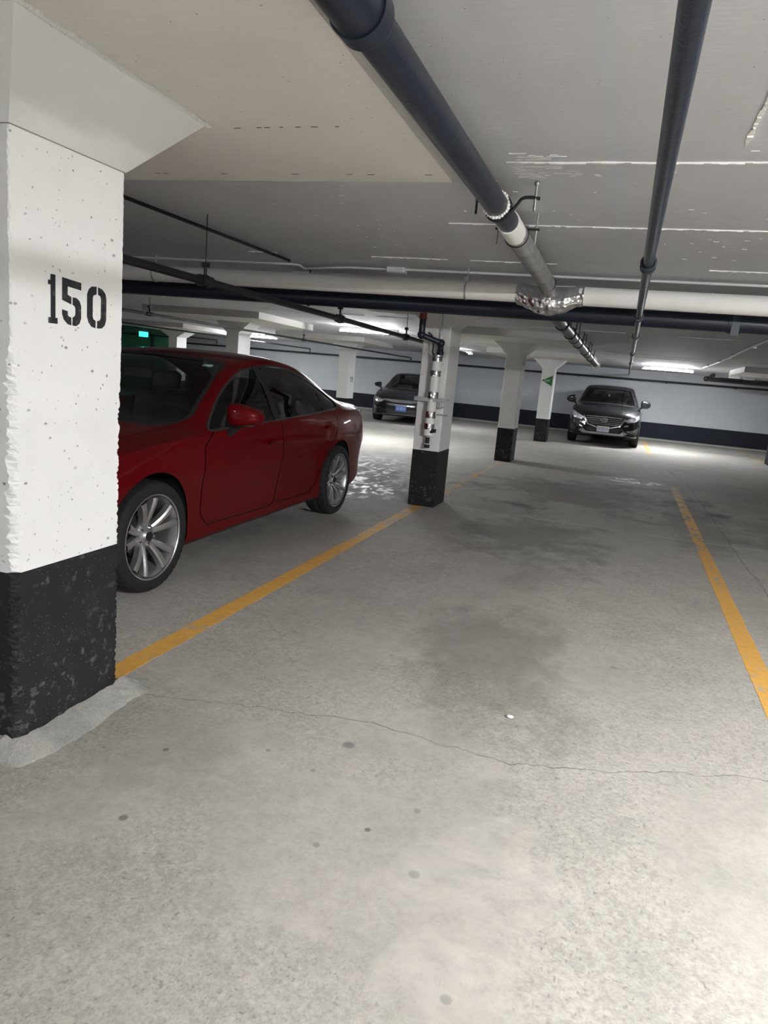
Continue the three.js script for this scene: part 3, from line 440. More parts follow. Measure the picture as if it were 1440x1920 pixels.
{ // the riser strapped to the middle pillar
  const z = -7.62, t = thing('riser_pipe', 'vertical pipe with white insulation, foil bands and red valve on the middle pillar', 'pipe', [-1.95, 0, z]);
  const lean = y => -0.02 * (1.6 - y) / 0.9; // hangs very slightly out of true
  part('valve', merge(cyl([-0.165, 2.03, 0.12], [-0.165, 2.12, 0.12], 0.038, 18), cyl([-0.165, 2.08, 0.06], [-0.165, 2.08, 0.18], 0.022, 14), cyl([-0.165, 2.10, 0.12], [-0.165, 2.14, 0.12], 0.05, 8), cyl([-0.165, 2.015, 0.12], [-0.165, 2.03, 0.12], 0.045, 18)), M.redValve, t, 'dark red valve');
  part('valve_stem', cyl([-0.165, 2.14, 0.12], [-0.165, 2.196, 0.12], 0.014, 12), M.brass, t, 'pale stem');
  part('elbow_pipe', merge(cyl([-0.165, 2.03, 0.12], [-0.165, 1.86, 0.12], 0.034, 18), new THREE.SphereGeometry(0.045, 16, 12).translate(-0.165, 1.85, 0.12), cyl([-0.165, 1.85, 0.12], [0.02, 1.79, 0.03], 0.03, 18), new THREE.SphereGeometry(0.042, 16, 12).translate(0.03, 1.785, 0.025), cyl([0.03, 1.79, 0.02], [0.025, 1.69, 0.0], 0.03, 18), cyl([0.026, 1.70, 0.0], [0.026, 1.66, 0.0], 0.037, 18)), M.iron, t, 'black iron elbow');
  part('cable', tube([[-0.10, 1.88, 0.09], [-0.06, 1.84, 0.05], [-0.05, 1.75, 0.03], [-0.05, 1.68, 0.03], [-0.02, 1.65, 0.03]], 0.009, 24, 8), M.iron, t);
  part('rod', cyl([0.01, 1.65, -0.03], [0.01, 2.19, -0.03], 0.006, 8), M.galv, t);
  const seg = (y0, y1, r) => cyl([lean(y0), y0, 0], [lean(y1), y1, 0], r, 26);
  part('insulation', uvBox(merge(seg(0.80, 1.64, 0.052)), 0.6), M.insul, t);
  const band = (y0, y1, r, s) => { const g = new THREE.CylinderGeometry(r, r, y1 - y0, 30, 8, true); const p = g.attributes.position; for (let i = 0; i < p.count; i++) { const a = Math.atan2(p.getZ(i), p.getX(i)); const n = 1 + 0.16 * (fbm(Math.cos(a) * 3 + s, p.getY(i) * 60 + Math.sin(a) * 3, 2) - 0.5); p.setX(i, p.getX(i) * n); p.setZ(i, p.getZ(i) * n); } g.computeVertexNormals(); return g.translate(lean((y0 + y1) / 2), (y0 + y1) / 2, 0); };
  for (const [a, b, s] of [[1.595, 1.655, 1], [1.435, 1.495, 5], [1.205, 1.27, 9], [0.99, 1.06, 14], [0.87, 0.93, 19]]) part('foil_band', band(a, b, 0.058, s), M.foil, t, 'shiny foil band');
  part('insulation_cap', seg(1.64, 1.662, 0.045), M.insul, t); part('insulation_cap', seg(0.80, 0.83, 0.054), M.insul, t);
  part('strut_bracket', merge(box(-0.2, 0.16, 1.19, 1.205, -0.075, 0.05), box(-0.2, 0.16, 1.165, 1.19, 0.045, 0.05), ringAt([lean(1.2), 1.2, 0], [0, 1, 0], 0.057, 0.008), cyl([0.09, 1.12, 0.03], [0.09, 1.2, 0.03], 0.012, 10), box(0.07, 0.13, 1.11, 1.125, 0, 0.05), cyl([0.02, 1.03, -0.075], [0.16, 1.03, -0.075], 0.006, 8)), M.galv, t, 'galvanised strut and clamp');
  part('lower_pipe', merge(seg(0.70, 0.83, 0.022), seg(0.795, 0.825, 0.034), cyl([lean(0.84), 0.835, 0.02], [0.05, 0.85, 0.05], 0.014, 10), box(0.03, 0.075, 0.84, 0.88, 0.03, 0.06)), M.ironDark, t); part('end_cap', seg(0.665, 0.70, 0.03), M.ironDark, t); part('white_tape', seg(0.703, 0.712, 0.0305), M.conduit, t); part('white_tape', seg(0.783, 0.79, 0.0235), M.conduit, t);
}

// ---------------------------------------------------------------- painted bay lines
function bayLine(label, pts, w, seed, wear) {
  const sh = new THREE.Shape(); const L = [], Rr = []; const r = rng(seed);
  for (let k = 0; k < pts.length - 1; k++) { const [ax, az] = pts[k], [bx, bz] = pts[k + 1]; const n = Math.ceil(Math.hypot(bx - ax, bz - az) / 0.02); for (let i = 0; i <= n; i++) { const t = i / n, x = lerp(ax, bx, t), z = lerp(az, bz, t); const e = 0.010 * (fbm(z * 9 + seed, seed, 3) - 0.5) + 0.004 * (r() - 0.5), e2 = 0.012 * (fbm(z * 7 + seed + 9, seed, 3) - 0.5) + 0.004 * (r() - 0.5); L.push([x - w / 2 + e, -z]); Rr.push([x + w / 2 + e2, -z]); } }
  [...L, ...Rr.reverse()].forEach((p, i) => i ? sh.lineTo(p[0], p[1]) : sh.moveTo(p[0], p[1]));
  const g = new THREE.ExtrudeGeometry(sh, { depth: 0.0012, bevelEnabled: false }); g.rotateX(-Math.PI / 2); g.translate(0, 0.0003, 0);
  const x0 = Math.min(...pts.map(p => p[0])) - 0.2, z0 = Math.min(...pts.map(p => p[1])), z1 = Math.max(...pts.map(p => p[1]));
  const p = g.attributes.position, uv = g.attributes.uv; for (let i = 0; i < p.count; i++) uv.setXY(i, (p.getX(i) - x0) / 0.4, (p.getZ(i) - z0) / (z1 - z0));
  const H = 2048, W = 64, o2 = [0, 0, 0]; const map = tex(W, H, (i, j, o) => {
    const x = x0 + i / W * 0.4, z = z0 + j / H * (z1 - z0); const n = fbm(x * 16 + seed, z * 16, 4), n2 = fbm(x * 3 + 30, z * 1.3 + seed, 3), worn = sstep(0.68, 0.42, n + 0.25 * (n2 - 0.5) + wear(z)); floorColour(x, z, 0.005, o2); const d = 1 + 0.22 * (fbm(x * 40, z * 40, 2) - 0.5);
    o[0] = lerp(o2[0], 0.70 * d, worn); o[1] = lerp(o2[1], 0.385 * d, worn); o[2] = lerp(o2[2], 0.085 * d, worn); });
  map.wrapS = map.wrapT = THREE.ClampToEdgeWrapping; const b = grainBmp.clone(); b.repeat.set(0.45, (z1 - z0) / 0.9); b.needsUpdate = true;
  return single('bay_line', g, new THREE.MeshStandardMaterial({ map, bumpMap: b, bumpScale: 0.0018, roughness: 0.7 }), label, 'floor marking', 'yellow bay lines');
}
bayLine('yellow bay line from the 150 pillar to the pipe-clad pillar', [[-2.03, -2.45], [-2.02, -7.68]], 0.115, 3, z => z > -5.5 ? -0.25 : -0.16 + 0.045 * (-5.5 - z));
bayLine('worn faint yellow line between the two middle pillars', [[-2.0, -8.2], [-1.97, -13.1]], 0.11, 8, z => 0.12 + 0.02 * Math.abs(z + 10));
bayLine('yellow bay line on the right running towards the SUV', [[0.90, -0.5], [0.92, -4], [0.96, -12.4]], 0.115, 13, z => z > -6 ? -0.22 : -0.14 + 0.035 * (-6 - z));
bayLine('short yellow line beside the SUV front wheel', [[0.76, -18.6], [0.74, -24.05]], 0.12, 17, z => 0.03);
bayLine('faint orange line at the far right below the back wall', [[3.55, -20.2], [3.5, -24.05]], 0.11, 29, z => 0.1);
{ const g = new THREE.IcosahedronGeometry(0.014, 1); g.scale(1.2, 0.5, 0.8); single('paper_scrap', g.translate(-0.28, 0.006, -3.03), M.lime, 'tiny white scrap lying on the stained floor', 'litter'); }
// ---------------------------------------------------------------- cars
function pchip(pts) {
  const x = pts.map(p => p[0]), y = pts.map(p => p[1]), n = x.length, h = [], d = [], m = new Array(n).fill(0);
  for (let i = 0; i < n - 1; i++) { h.push(x[i + 1] - x[i]); d.push((y[i + 1] - y[i]) / h[i]); }
  m[0] = d[0]; m[n - 1] = d[n - 2]; for (let i = 1; i < n - 1; i++) m[i] = d[i - 1] * d[i] <= 0 ? 0 : 3 * (h[i - 1] + h[i]) / ((2 * h[i] + h[i - 1]) / d[i - 1] + (h[i] + 2 * h[i - 1]) / d[i]);
  return v => { if (v <= x[0]) return y[0]; if (v >= x[n - 1]) return y[n - 1]; let i = 0; while (v > x[i + 1]) i++; const t = (v - x[i]) / h[i], t2 = t * t, t3 = t2 * t; return y[i] * (2 * t3 - 3 * t2 + 1) + h[i] * m[i] * (t3 - 2 * t2 + t) + y[i + 1] * (3 * t2 - 2 * t3) + h[i] * m[i + 1] * (t3 - t2); };
}
function smoothPoly(pts, n = 10) { const c = new THREE.CatmullRomCurve3(pts.map(p => V(p[0], p[1], 0)), true, 'centripetal'); return c.getPoints(pts.length * n).slice(0, -1).map(p => [p.x, p.y]); }
function sdPoly(P) { return (u, v) => { let d = 1e9, s = 1; for (let i = 0, j = P.length - 1; i < P.length; j = i++) { const ex = P[j][0] - P[i][0], ey = P[j][1] - P[i][1], wx = u - P[i][0], wy = v - P[i][1]; const t = clamp((wx * ex + wy * ey) / (ex * ex + ey * ey)); const bx = wx - ex * t, by = wy - ey * t; d = Math.min(d, bx * bx + by * by); const c1 = v >= P[i][1], c2 = v < P[j][1], c3 = ex * wy > ey * wx; if ((c1 && c2 && c3) || (!c1 && !c2 && !c3)) s = -s; } return s * Math.sqrt(d); }; }
function lineDist(pts) { return (u, v) => segDist(u, v, pts); }
const F = g => ({ p: Array.from(g.attributes.position.array), n: Array.from(g.attributes.normal.array) });
function toGeo(s) { const g = new THREE.BufferGeometry(); g.setAttribute('position', new THREE.Float32BufferAttribute(s.p, 3)); g.setAttribute('normal', new THREE.Float32BufferAttribute(s.n, 3)); return g; }
// cut a triangle soup along f = 0; f gets (x, y, z, nx, ny, nz); mask limits which triangles may be taken
function split(s, f, mask) {
  const A = { p: [], n: [] }, B = { p: [], n: [] }; const N = s.p.length / 9;
  for (let t = 0; t < N; t++) {
    const P = [], Q = [], D = []; for (let k = 0; k < 3; k++) { const o = t * 9 + k * 3; P.push([s.p[o], s.p[o + 1], s.p[o + 2]]); Q.push([s.n[o], s.n[o + 1], s.n[o + 2]]); }
    const c = [0, 1, 2].map(a => (P[0][a] + P[1][a] + P[2][a]) / 3), cn = [0, 1, 2].map(a => Q[0][a] + Q[1][a] + Q[2][a]);
    const ok = !mask || mask(c[0], c[1], c[2], cn[0] / 3, cn[1] / 3, cn[2] / 3); for (let k = 0; k < 3; k++) D.push(ok ? f(...P[k]) : 1);
    const push = (T, poly) => { for (let i = 1; i + 1 < poly.length; i++) for (const q of [poly[0], poly[i], poly[i + 1]]) { T.p.push(...q[0]); T.n.push(...q[1]); } };
    const a = D.map(d => d < 0); if (a[0] && a[1] && a[2]) { push(A, [0, 1, 2].map(k => [P[k], Q[k]])); continue; } if (!a[0] && !a[1] && !a[2]) { push(B, [0, 1, 2].map(k => [P[k], Q[k]])); continue; }
    const pa = [], pb = []; for (let k = 0; k < 3; k++) { const j = (k + 1) % 3; (a[k] ? pa : pb).push([P[k], Q[k]]); if (a[k] !== a[j]) { const u = D[k] / (D[k] - D[j]); const m = [P[k].map((v, i) => lerp(v, P[j][i], u)), Q[k].map((v, i) => lerp(v, Q[j][i], u))]; pa.push(m); pb.push(m); } }
    push(A, pa); push(B, pb);
  }
  return [A, B];
}
const offset = (s, d) => ({ p: s.p.map((v, i) => v + s.n[i] * d), n: s.n });
function shell(s, d) { // raised plate with side walls
  const top = offset(s, d), key = i => `${s.p[i].toFixed(4)},${s.p[i + 1].toFixed(4)},${s.p[i + 2].toFixed(4)}`, cnt = new Map(); const T = s.p.length / 9;
  for (let t = 0; t < T; t++) for (let k = 0; k < 3; k++) { const a = t * 9 + k * 3, b = t * 9 + ((k + 1) % 3) * 3, ka = key(a), kb = key(b); if (ka === kb) continue; const q = ka < kb ? ka + kb : kb + ka; cnt.set(q, (cnt.get(q) || []).concat([[a, b]])); }
  const p = [...top.p], n = [...top.n];
  for (const e of cnt.values()) if (e.length === 1) { const [a, b] = e[0]; const A = [0, 1, 2].map(i => s.p[a + i]), B = [0, 1, 2].map(i => s.p[b + i]), C = [0, 1, 2].map(i => top.p[b + i]), Dd = [0, 1, 2].map(i => top.p[a + i]); const u = V(...B).sub(V(...A)), w = V(...Dd).sub(V(...A)), nn = u.cross(w).normalize(); for (const q of [A, B, C, A, C, Dd]) { p.push(...q); n.push(nn.x, nn.y, nn.z); } }
  return { p, n };
}
function tess(s, max, mask) { // finer triangles where shapes will be cut out
  const p = [], n = []; const st = []; for (let t = 0; t < s.p.length / 9; t++) { const T = [0, 1, 2].map(k => [s.p.slice(t * 9 + k * 3, t * 9 + k * 3 + 3), s.n.slice(t * 9 + k * 3, t * 9 + k * 3 + 3)]); if (!T.some(q => mask(...q[0]))) { T.forEach(q => { p.push(...q[0]); n.push(...q[1]); }); continue; } st.push(T);
    while (st.length) { const Q = st.pop(); const L = [0, 1, 2].map(k => Math.hypot(...[0, 1, 2].map(a => Q[k][0][a] - Q[(k + 1) % 3][0][a]))); const k = L.indexOf(Math.max(...L)); if (L[k] < max) { Q.forEach(q => { p.push(...q[0]); n.push(...q[1]); }); continue; } const A = Q[k], B = Q[(k + 1) % 3], C = Q[(k + 2) % 3], m = [A[0].map((v, i) => (v + B[0][i]) / 2), A[1].map((v, i) => (v + B[1][i]) / 2)]; st.push([A, m, C], [m, B, C]); } }
  return { p, n };
}
function superEll(a, b, c, e1, e2, nu = 26, nv = 34) { const g = new THREE.SphereGeometry(1, nv, nu), p = g.attributes.position; const sp = (v, e) => Math.sign(v) * Math.pow(Math.abs(v), e); for (let i = 0; i < p.count; i++) { const x = p.getX(i), y = p.getY(i), z = p.getZ(i), h = Math.hypot(x, z) || 1e-6; const k = sp(h, e1); p.setXYZ(i, a * k * sp(x / h, e2), b * sp(y, e1), c * k * sp(z / h, e2)); } g.computeVertexNormals(); return g; }
function bodySurface(sp) {
  const c = {}; for (const k in sp.c) c[k] = pchip(sp.c[k]); const sect = z => {
    const yt = c.yt(z), yr = Math.min(c.yr(z), yt - 0.004), xr = c.xr(z), ysh = Math.min(c.ysh(z), yr - 0.012), xsh = Math.max(c.xsh(z), xr + 0.01), xw = Math.max(c.xw(z), xsh + 0.004), yw = Math.min(c.yw(z), ysh - 0.05), yb = c.yb(z), yl = yb + (yw - yb) * 0.36;
    let k = [[0, yb], [xw * 0.75, yb], [xw - 0.075, yb + 0.004], [xw - 0.028, yb + 0.04], [xw - 0.038, yl], [xw - 0.016, lerp(yl, yw, 0.72)], [xw, yw], [lerp(xw, xsh, 0.35), lerp(yw, ysh, 0.62)], [lerp(xw, xsh, 0.82), lerp(yw, ysh, 0.92)], [xsh, ysh], [lerp(xsh, xr, 0.14), lerp(ysh, yr, 0.14)], [lerp(xsh, xr, 0.5) + 0.016 * clamp((yr - ysh) / 0.3), lerp(ysh, yr, 0.52)], [lerp(xsh, xr, 0.88) + 0.006, lerp(ysh, yr, 0.9)], [xr, yr], [xr - 0.05, lerp(yr, yt, 0.3)], [xr * 0.72, lerp(yr, yt, 0.68)], [xr * 0.36, lerp(yr, yt, 0.93)], [0, yt]];
    for (let it = 0; it < 2; it++) { const o = [k[0]]; for (let i = 0; i < k.length - 1; i++) { const a = k[i], b = k[i + 1]; if (i) o.push([lerp(a[0], b[0], 0.25), lerp(a[1], b[1], 0.25)]); if (i < k.length - 2) o.push([lerp(a[0], b[0], 0.75), lerp(a[1], b[1], 0.75)]); } o.push(k[k.length - 1]); k = o; } return k;
  };
  const zs = []; const n = sp.n || 110; for (let i = 0; i <= n; i++) { const t = i / n, u = 0.5 - 0.5 * Math.cos(Math.PI * t); zs.push(lerp(sp.z0, sp.z1, lerp(t, u, 0.72))); }
  const rows = zs.map(z => { const h = sect(z); const full = [...h.map(q => [q[0], q[1], z])]; for (let i = h.length - 2; i >= 1; i--) full.push([-h[i][0], h[i][1], z]); return full; });
  const N = rows[0].length, pos = [], idx = []; for (const r of rows) for (const q of r) pos.push(...q);
  for (let k = 0; k < rows.length - 1; k++) for (let i = 0; i < N; i++) { const a = k * N + i, b = k * N + (i + 1) % N, d = a + N, e = b + N; idx.push(a, b, e, a, e, d); }
  for (const [k, flip] of [[0, 1], [rows.length - 1, 0]]) { const h = N / 2; for (let i = 0; i < h; i++) { const L = k * N + (N - i) % N, R2 = k * N + i, L2 = k * N + (N - i - 1) % N, R3 = k * N + i + 1; const q = flip ? [[L, R3, R2], [L, L2, R3]] : [[L, R2, R3], [L, R3, L2]]; q.forEach(t => idx.push(...t)); } }
  const g = new THREE.BufferGeometry(); g.setAttribute('position', new THREE.Float32BufferAttribute(pos, 3)); g.setIndex(idx); g.computeVertexNormals();
  const surfX = (z, y) => { const h = sect(z); for (let i = 8; i < h.length - 1; i++) { if ((h[i][1] - y) * (h[i + 1][1] - y) <= 0 && h[i][1] !== h[i + 1][1]) return lerp(h[i][0], h[i + 1][0], (y - h[i][1]) / (h[i + 1][1] - h[i][1])); } return h[12][0]; };
  return { soup: F(g.toNonIndexed()), surfX, c };
}
M.rubber = std([0.008, 0.008, 0.009], 0.8); M.rim = std([0.5, 0.495, 0.5], 0.3, 0.85); M.rimDark = std([0.05, 0.05, 0.052], 0.5, 0.8); M.chrome = std([0.75, 0.75, 0.77], 0.14, 1); M.trim = std([0.22, 0.21, 0.2], 0.3, 1);
M.plastic = std([0.012, 0.012, 0.013], 0.6); M.cabin = std([0.018, 0.018, 0.019], 0.85); M.seat = std([0.035, 0.034, 0.033], 0.8);
M.glass = phys([0.62, 0.68, 0.64], { transmission: 1, thickness: 0, roughness: 0.02, ior: 1.5 }); M.tint = phys([0.16, 0.17, 0.17], { transmission: 1, thickness: 0, roughness: 0.02, ior: 1.5 }); M.lens = phys([0.95, 0.95, 0.97], { transmission: 0.9, thickness: 0, roughness: 0.05, ior: 1.5 }); M.tail = phys([0.32, 0.012, 0.012], { roughness: 0.1, clearcoat: 1, clearcoatRoughness: 0.05 });
M.redPaint = phys([0.1, 0.0006, 0.0025], { metalness: 0.1, roughness: 0.42, specularIntensity: 0.1, clearcoat: 0.36, clearcoatRoughness: 0.04 });
M.blackPaint = phys([0.005, 0.007, 0.008], { metalness: 0, roughness: 0.4, specularIntensity: 0.3, clearcoat: 1, clearcoatRoughness: 0.03 }); M.navyPaint = phys([0.004, 0.005, 0.008], { metalness: 0, roughness: 0.4, specularIntensity: 0.3, clearcoat: 1, clearcoatRoughness: 0.03 });
function wheel(R, rim, w, parent, pos, side, fancy) {
  const t = new THREE.Group(); t.name = 'wheel'; t.position.set(...pos); t.rotation.y = side > 0 ? 0 : Math.PI; parent.add(t); // outer face towards +x
  const prof = [[rim - 0.012, -w * 0.42], [rim + 0.01, -w * 0.47], [R * 0.86, -w * 0.5], [R * 0.955, -w * 0.46], [R * 0.99, -w * 0.37], [R, -w * 0.2], [R, -w * 0.17], [R - 0.008, -w * 0.165], [R - 0.008, -w * 0.135], [R, -w * 0.13], [R, w * 0.13], [R - 0.008, w * 0.135], [R - 0.008, w * 0.165], [R, w * 0.17], [R, w * 0.2], [R * 0.99, w * 0.37], [R * 0.955, w * 0.46], [R * 0.86, w * 0.5], [rim + 0.01, w * 0.47], [rim - 0.012, w * 0.42]];
  const seg = fancy ? 216 : 48, P = [], idx = []; for (let i = 0; i < seg; i++) { const a = i / seg * 2 * Math.PI; prof.forEach((q, j) => { const edge = (j >= 3 && j <= 5) || (j >= 14 && j <= 16); const r = q[0] - (fancy && edge && i % 6 === 0 ? 0.006 : 0); P.push(q[1], r * Math.cos(a), r * Math.sin(a)); }); }
  const m = prof.length; for (let i = 0; i < seg; i++) for (let j = 0; j < m - 1; j++) { const a = i * m + j, b = ((i + 1) % seg) * m + j; idx.push(a, b, b + 1, a, b + 1, a + 1); }
  const tg = new THREE.BufferGeometry(); tg.setAttribute('position', new THREE.Float32BufferAttribute(P, 3)); tg.setIndex(idx); tg.computeVertexNormals(); part('tyre', tg, M.rubber, t);
  const lathe = pts => { const g = new THREE.LatheGeometry(pts.map(p => new THREE.Vector2(p[0], p[1])), 64); g.rotateZ(-Math.PI / 2); return g; };
  const dbl = M.rim.clone(); dbl.side = THREE.DoubleSide; part('rim', lathe([[rim - 0.03, -w * 0.4], [rim - 0.035, -w * 0.1], [rim - 0.028, w * 0.25], [rim - 0.012, w * 0.40], [rim - 0.004, w * 0.455], [rim + 0.004, w * 0.45], [rim + 0.004, w * 0.40]]), dbl, t);
  part('brake_disc', merge(lathe([[0.001, 0], [0.14, 0], [0.14, 0.02], [0.001, 0.02]]), lathe([[0.001, -w * 0.3], [rim - 0.03, -w * 0.3], [rim - 0.03, -w * 0.28], [0.001, -w * 0.28]])), M.rimDark, t);
  const o = w * 0.36; const spokes = [];
  const spoke = (a0, a1, r0, r1, w0, w1) => { // tapering spoke with a crowned face, hub to rim
    const n = 7, P2 = [], I = []; for (let i = 0; i <= n; i++) { const u = i / n, r = lerp(r0, r1, u), a = lerp(a0, a1, u), ww = lerp(w0, w1, u), xo = o - 0.035 * (1 - u) * (1 - u) + 0.018 * u, ca = Math.cos(a), sa = Math.sin(a); for (const [s, dx] of [[-0.5, -0.04], [-0.46, -0.006], [-0.2, 0.002], [0.2, 0.002], [0.46, -0.006], [0.5, -0.04]]) P2.push(xo + dx, r * ca - s * ww * sa, r * sa + s * ww * ca); }
    for (let i = 0; i < n; i++) for (let j = 0; j < 5; j++) { const A = i * 6 + j, B = A + 6; I.push(A, A + 1, B + 1, A, B + 1, B); } const g = new THREE.BufferGeometry(); g.setAttribute('position', new THREE.Float32BufferAttribute(P2, 3)); g.setIndex(I); const q = g.toNonIndexed(); q.computeVertexNormals(); return q; };
  const sm = M.rim.clone(); sm.side = THREE.DoubleSide;
  for (let k = 0; k < 5; k++) { const a = k / 5 * 2 * Math.PI + 0.15; for (const s of [-1, 1]) part('spoke', spoke(a + s * 0.16, a + s * 0.25, 0.06, rim - 0.022, 0.034, 0.05), sm, t); part('lug_nut', cyl([o - 0.05, 0.057 * Math.cos(a + 0.63), 0.057 * Math.sin(a + 0.63)], [o - 0.018, 0.057 * Math.cos(a + 0.63), 0.057 * Math.sin(a + 0.63)], 0.010, 6), M.chrome, t); }
  part('hub', lathe([[0.085, o - 0.08], [0.085, o - 0.046], [0.06, o - 0.036], [0.034, o - 0.03], [0.033, o - 0.018], [0.02, o - 0.012], [0.001, o - 0.012]]), sm, t); part('centre_cap', cyl([o - 0.02, 0, 0], [o - 0.008, 0, 0], 0.028, 24), M.rimDark, t);
}
function buildCar(sp) {
  const t = thing(sp.name, sp.label, sp.category || 'car', sp.pos); t.scale.set(...sp.scale); t.rotation.y = sp.turn || 0; const { soup, surfX } = bodySurface(sp); let body = tess(soup, 0.03, (x, y, z) => z > 0.25); const P = sp.paint;
  const take = (f, mask) => { const [a, b] = split(body, f, mask); body = b; return a; };
  const add = (name, s, mat, label, parent = t) => s.p.length ? part(name, toGeo(s), mat, parent, label) : null;
  // wheel arches
  for (const az of [0, -sp.wb]) take((x, y, z) => Math.hypot(z - az, y - sp.R - 0.012) - sp.arch, (x, y, z) => Math.abs(x) > 0.45 && y < sp.R + sp.arch + 0.1);
  for (const az of [0, -sp.wb]) for (const s of [-1, 1]) { const g = new THREE.CylinderGeometry(sp.arch + 0.012, sp.arch + 0.012, 0.34, 40, 1, true, 0, Math.PI * 2); g.rotateZ(Math.PI / 2); g.translate(s * 0.70, sp.R + 0.012, az); const [, up] = split(F(g.toNonIndexed()), (x, y, z) => y - 0.21); const lm = M.plastic.clone(); lm.side = THREE.DoubleSide; add('wheel_arch_liner', up, lm); }
  // glass and trims
  const dlo = sdPoly(smoothPoly(sp.dlo, 8)); const sideMask = (x, y, z, nx) => Math.abs(nx) > 0.35 && y > sp.belt - 0.08;
  const dm = M.trim; const glassSide = take((x, y, z) => dlo(z, y), sideMask); add('window_trim', shell(take((x, y, z) => dlo(z, y) - 0.012, sideMask), 0.004), dm, 'thin metal window surround');
  // side glass panes split at the pillars
  let gs = glassSide; const [bp, gs2] = split(gs, (x, y, z) => Math.abs(z - sp.bpil + 0.06 * (y - sp.belt)) - 0.04); const [qp, gs3] = split(gs2, (x, y, z) => Math.abs(z - sp.qpil + 0.35 * (y - sp.belt)) - 0.014); for (const w of [bp, qp]) for (const sd of [-1, 1]) add('pillar_cover', split(w, x => -sd * x)[0], M.plastic);
  for (const s of [-1, 1]) { const [h] = split(gs3, x => -s * x); const [f, r] = split(h, (x, y, z) => -(z - sp.bpil + 0.06 * (y - sp.belt))); const [r1, r2] = split(r, (x, y, z) => -(z - sp.qpil + 0.35 * (y - sp.belt))); add('side_window', offset(f, -0.006), M.tint); add('side_window', offset(r1, -0.006), M.tint); add('quarter_window', offset(r2, -0.006), M.tint); }
  const ws = sdPoly(smoothPoly([...sp.ws, ...sp.ws.map(p => [-p[0], p[1]]).reverse()], 8)); const wsm = (x, y, z, nx, ny, nz) => z > sp.wsz[0] && z < sp.wsz[1] && nz > 0.05 && y > sp.belt - 0.02; const wg = take((x, y, z) => ws(x, y), wsm); add('windscreen_seal', take((x, y, z) => ws(x, y) - 0.02, wsm), M.plastic);
  add('windscreen', offset(wg, -0.004), M.glass);
  const rw = sdPoly(smoothPoly([...sp.rw, ...sp.rw.map(p => [-p[0], p[1]]).reverse()], 8)); const rwm = (x, y, z, nx, ny, nz) => z < sp.rwz && nz < -0.15 && y > sp.belt; const rg = take((x, y, z) => rw(x, y), rwm); add('rear_window', offset(rg, -0.004), M.tint);
  // lamps and face
  const fm = z0 => (x, y, z, nx, ny, nz) => z > z0 && nz > 0.05; const sym = pts => { const f = sdPoly(smoothPoly(pts, 6)); return (x, y) => f(Math.abs(x), y); };
  for (const s of [-1, 1]) { const f = sym(sp.lamp); const q = take((x, y, z) => x * s < 0.02 ? 1 : f(x, y), fm(sp.lampz)); const h = add('headlamp', q, M.lens, 'clear headlamp'); if (!h) continue; add('reflector', offset(q, -0.03), sp.reflector || M.galv, null, h); const c = sp.projector; part('projector', merge(ringAt([s * c[0], c[1], c[2]], [0, 0, 1], 0.055, 0.012), superEll(0.045, 0.045, 0.03, 1, 1, 10, 14).translate(s * c[0], c[1], c[2])), M.chrome, h); }
  for (const b of sp.face || []) { const f = sdPoly(b.smooth ? smoothPoly(b.poly, 6) : b.poly), q = take(b.mirror ? (x, y) => f(Math.abs(x), y) : (x, y) => f(x, y), fm(b.z)); if (b.slats) { let rest = q; b.slats.forEach(([y0, hgt, bow]) => { const [lo, hi] = split(rest, (x, y) => y - y0 - bow * x * x - hgt), [dn, sl] = split(lo, (x, y) => y - y0 - bow * x * x + hgt); rest = { p: [...hi.p, ...dn.p], n: [...hi.n, ...dn.n] }; add('grille_bar', shell(sl, 0.014), M.chrome); }); add('grille', offset(rest, -0.02), M.plastic); } else if (b.mirror) { for (const s of [-1, 1]) { const [h] = split(q, x => -s * x); add(b.name, shell(h, b.raise || 0.003), b.mat, b.label); } } else add(b.name, shell(q, b.raise || 0.003), b.mat, b.label); }
  const tl = sdPoly(smoothPoly(sp.tail, 6)); for (const s of [-1, 1]) add('tail_lamp', shell(take((x, y, z) => x * s < 0.2 ? 1 : tl(z, y), (x, y, z) => z < sp.tail[0][0] + 0.3), 0.004), M.tail, 'red tail lamp');
  // shut lines, then the panels they enclose
  const G = 0.0042;
  const hx = pchip(sp.hood.edge); const hm = (x, y, z, nx, ny) => z > sp.hood.z0 - 0.05 && z < sp.hood.z1 + 0.05 && ny > 0.3; const hf = (x, y, z) => Math.max(Math.abs(x) - hx(z), sp.hood.z0 + 0.06 * (x / 0.7) ** 2 * -1 - z, z - (sp.hood.z1 - 0.22 * (x / 0.7) ** 2)); const bonnet = take((x, y, z) => hf(x, y, z), hm); add('shut_line', offset(take((x, y, z) => hf(x, y, z) - 0.004, hm), -0.006), M.gap); add('bonnet', bonnet, P);
  for (const s of [-1, 1]) for (const [nm, poly] of [['front_door', sp.doorF], ['rear_door', sp.doorR]]) { const f = sdPoly(poly); const [q, gl] = split(take((x, y, z) => x * s < 0.3 ? 1 : f(z, y) - G, (x, y, z, nx) => Math.abs(nx) > 0.3), (x, y, z) => f(z, y) + G); const d = add(nm, q, P); add('shut_line', offset(gl, -0.008), M.gap); const hd = nm === 'front_door' ? sp.handles[0] : sp.handles[1]; const X = surfX(hd[0], hd[1]); const hg = merge(superEll(0.014, 0.017, 0.105, 0.7, 0.7, 12, 20).translate(s * (X + 0.026), hd[1], hd[0]), cyl([s * (X - 0.01), hd[1], hd[0] - 0.075], [s * (X + 0.02), hd[1], hd[0] - 0.075], 0.013, 10), cyl([s * (X - 0.01), hd[1], hd[0] + 0.075], [s * (X + 0.02), hd[1], hd[0] + 0.075], 0.013, 10)); if (d) part('door_handle', hg, P, d); }
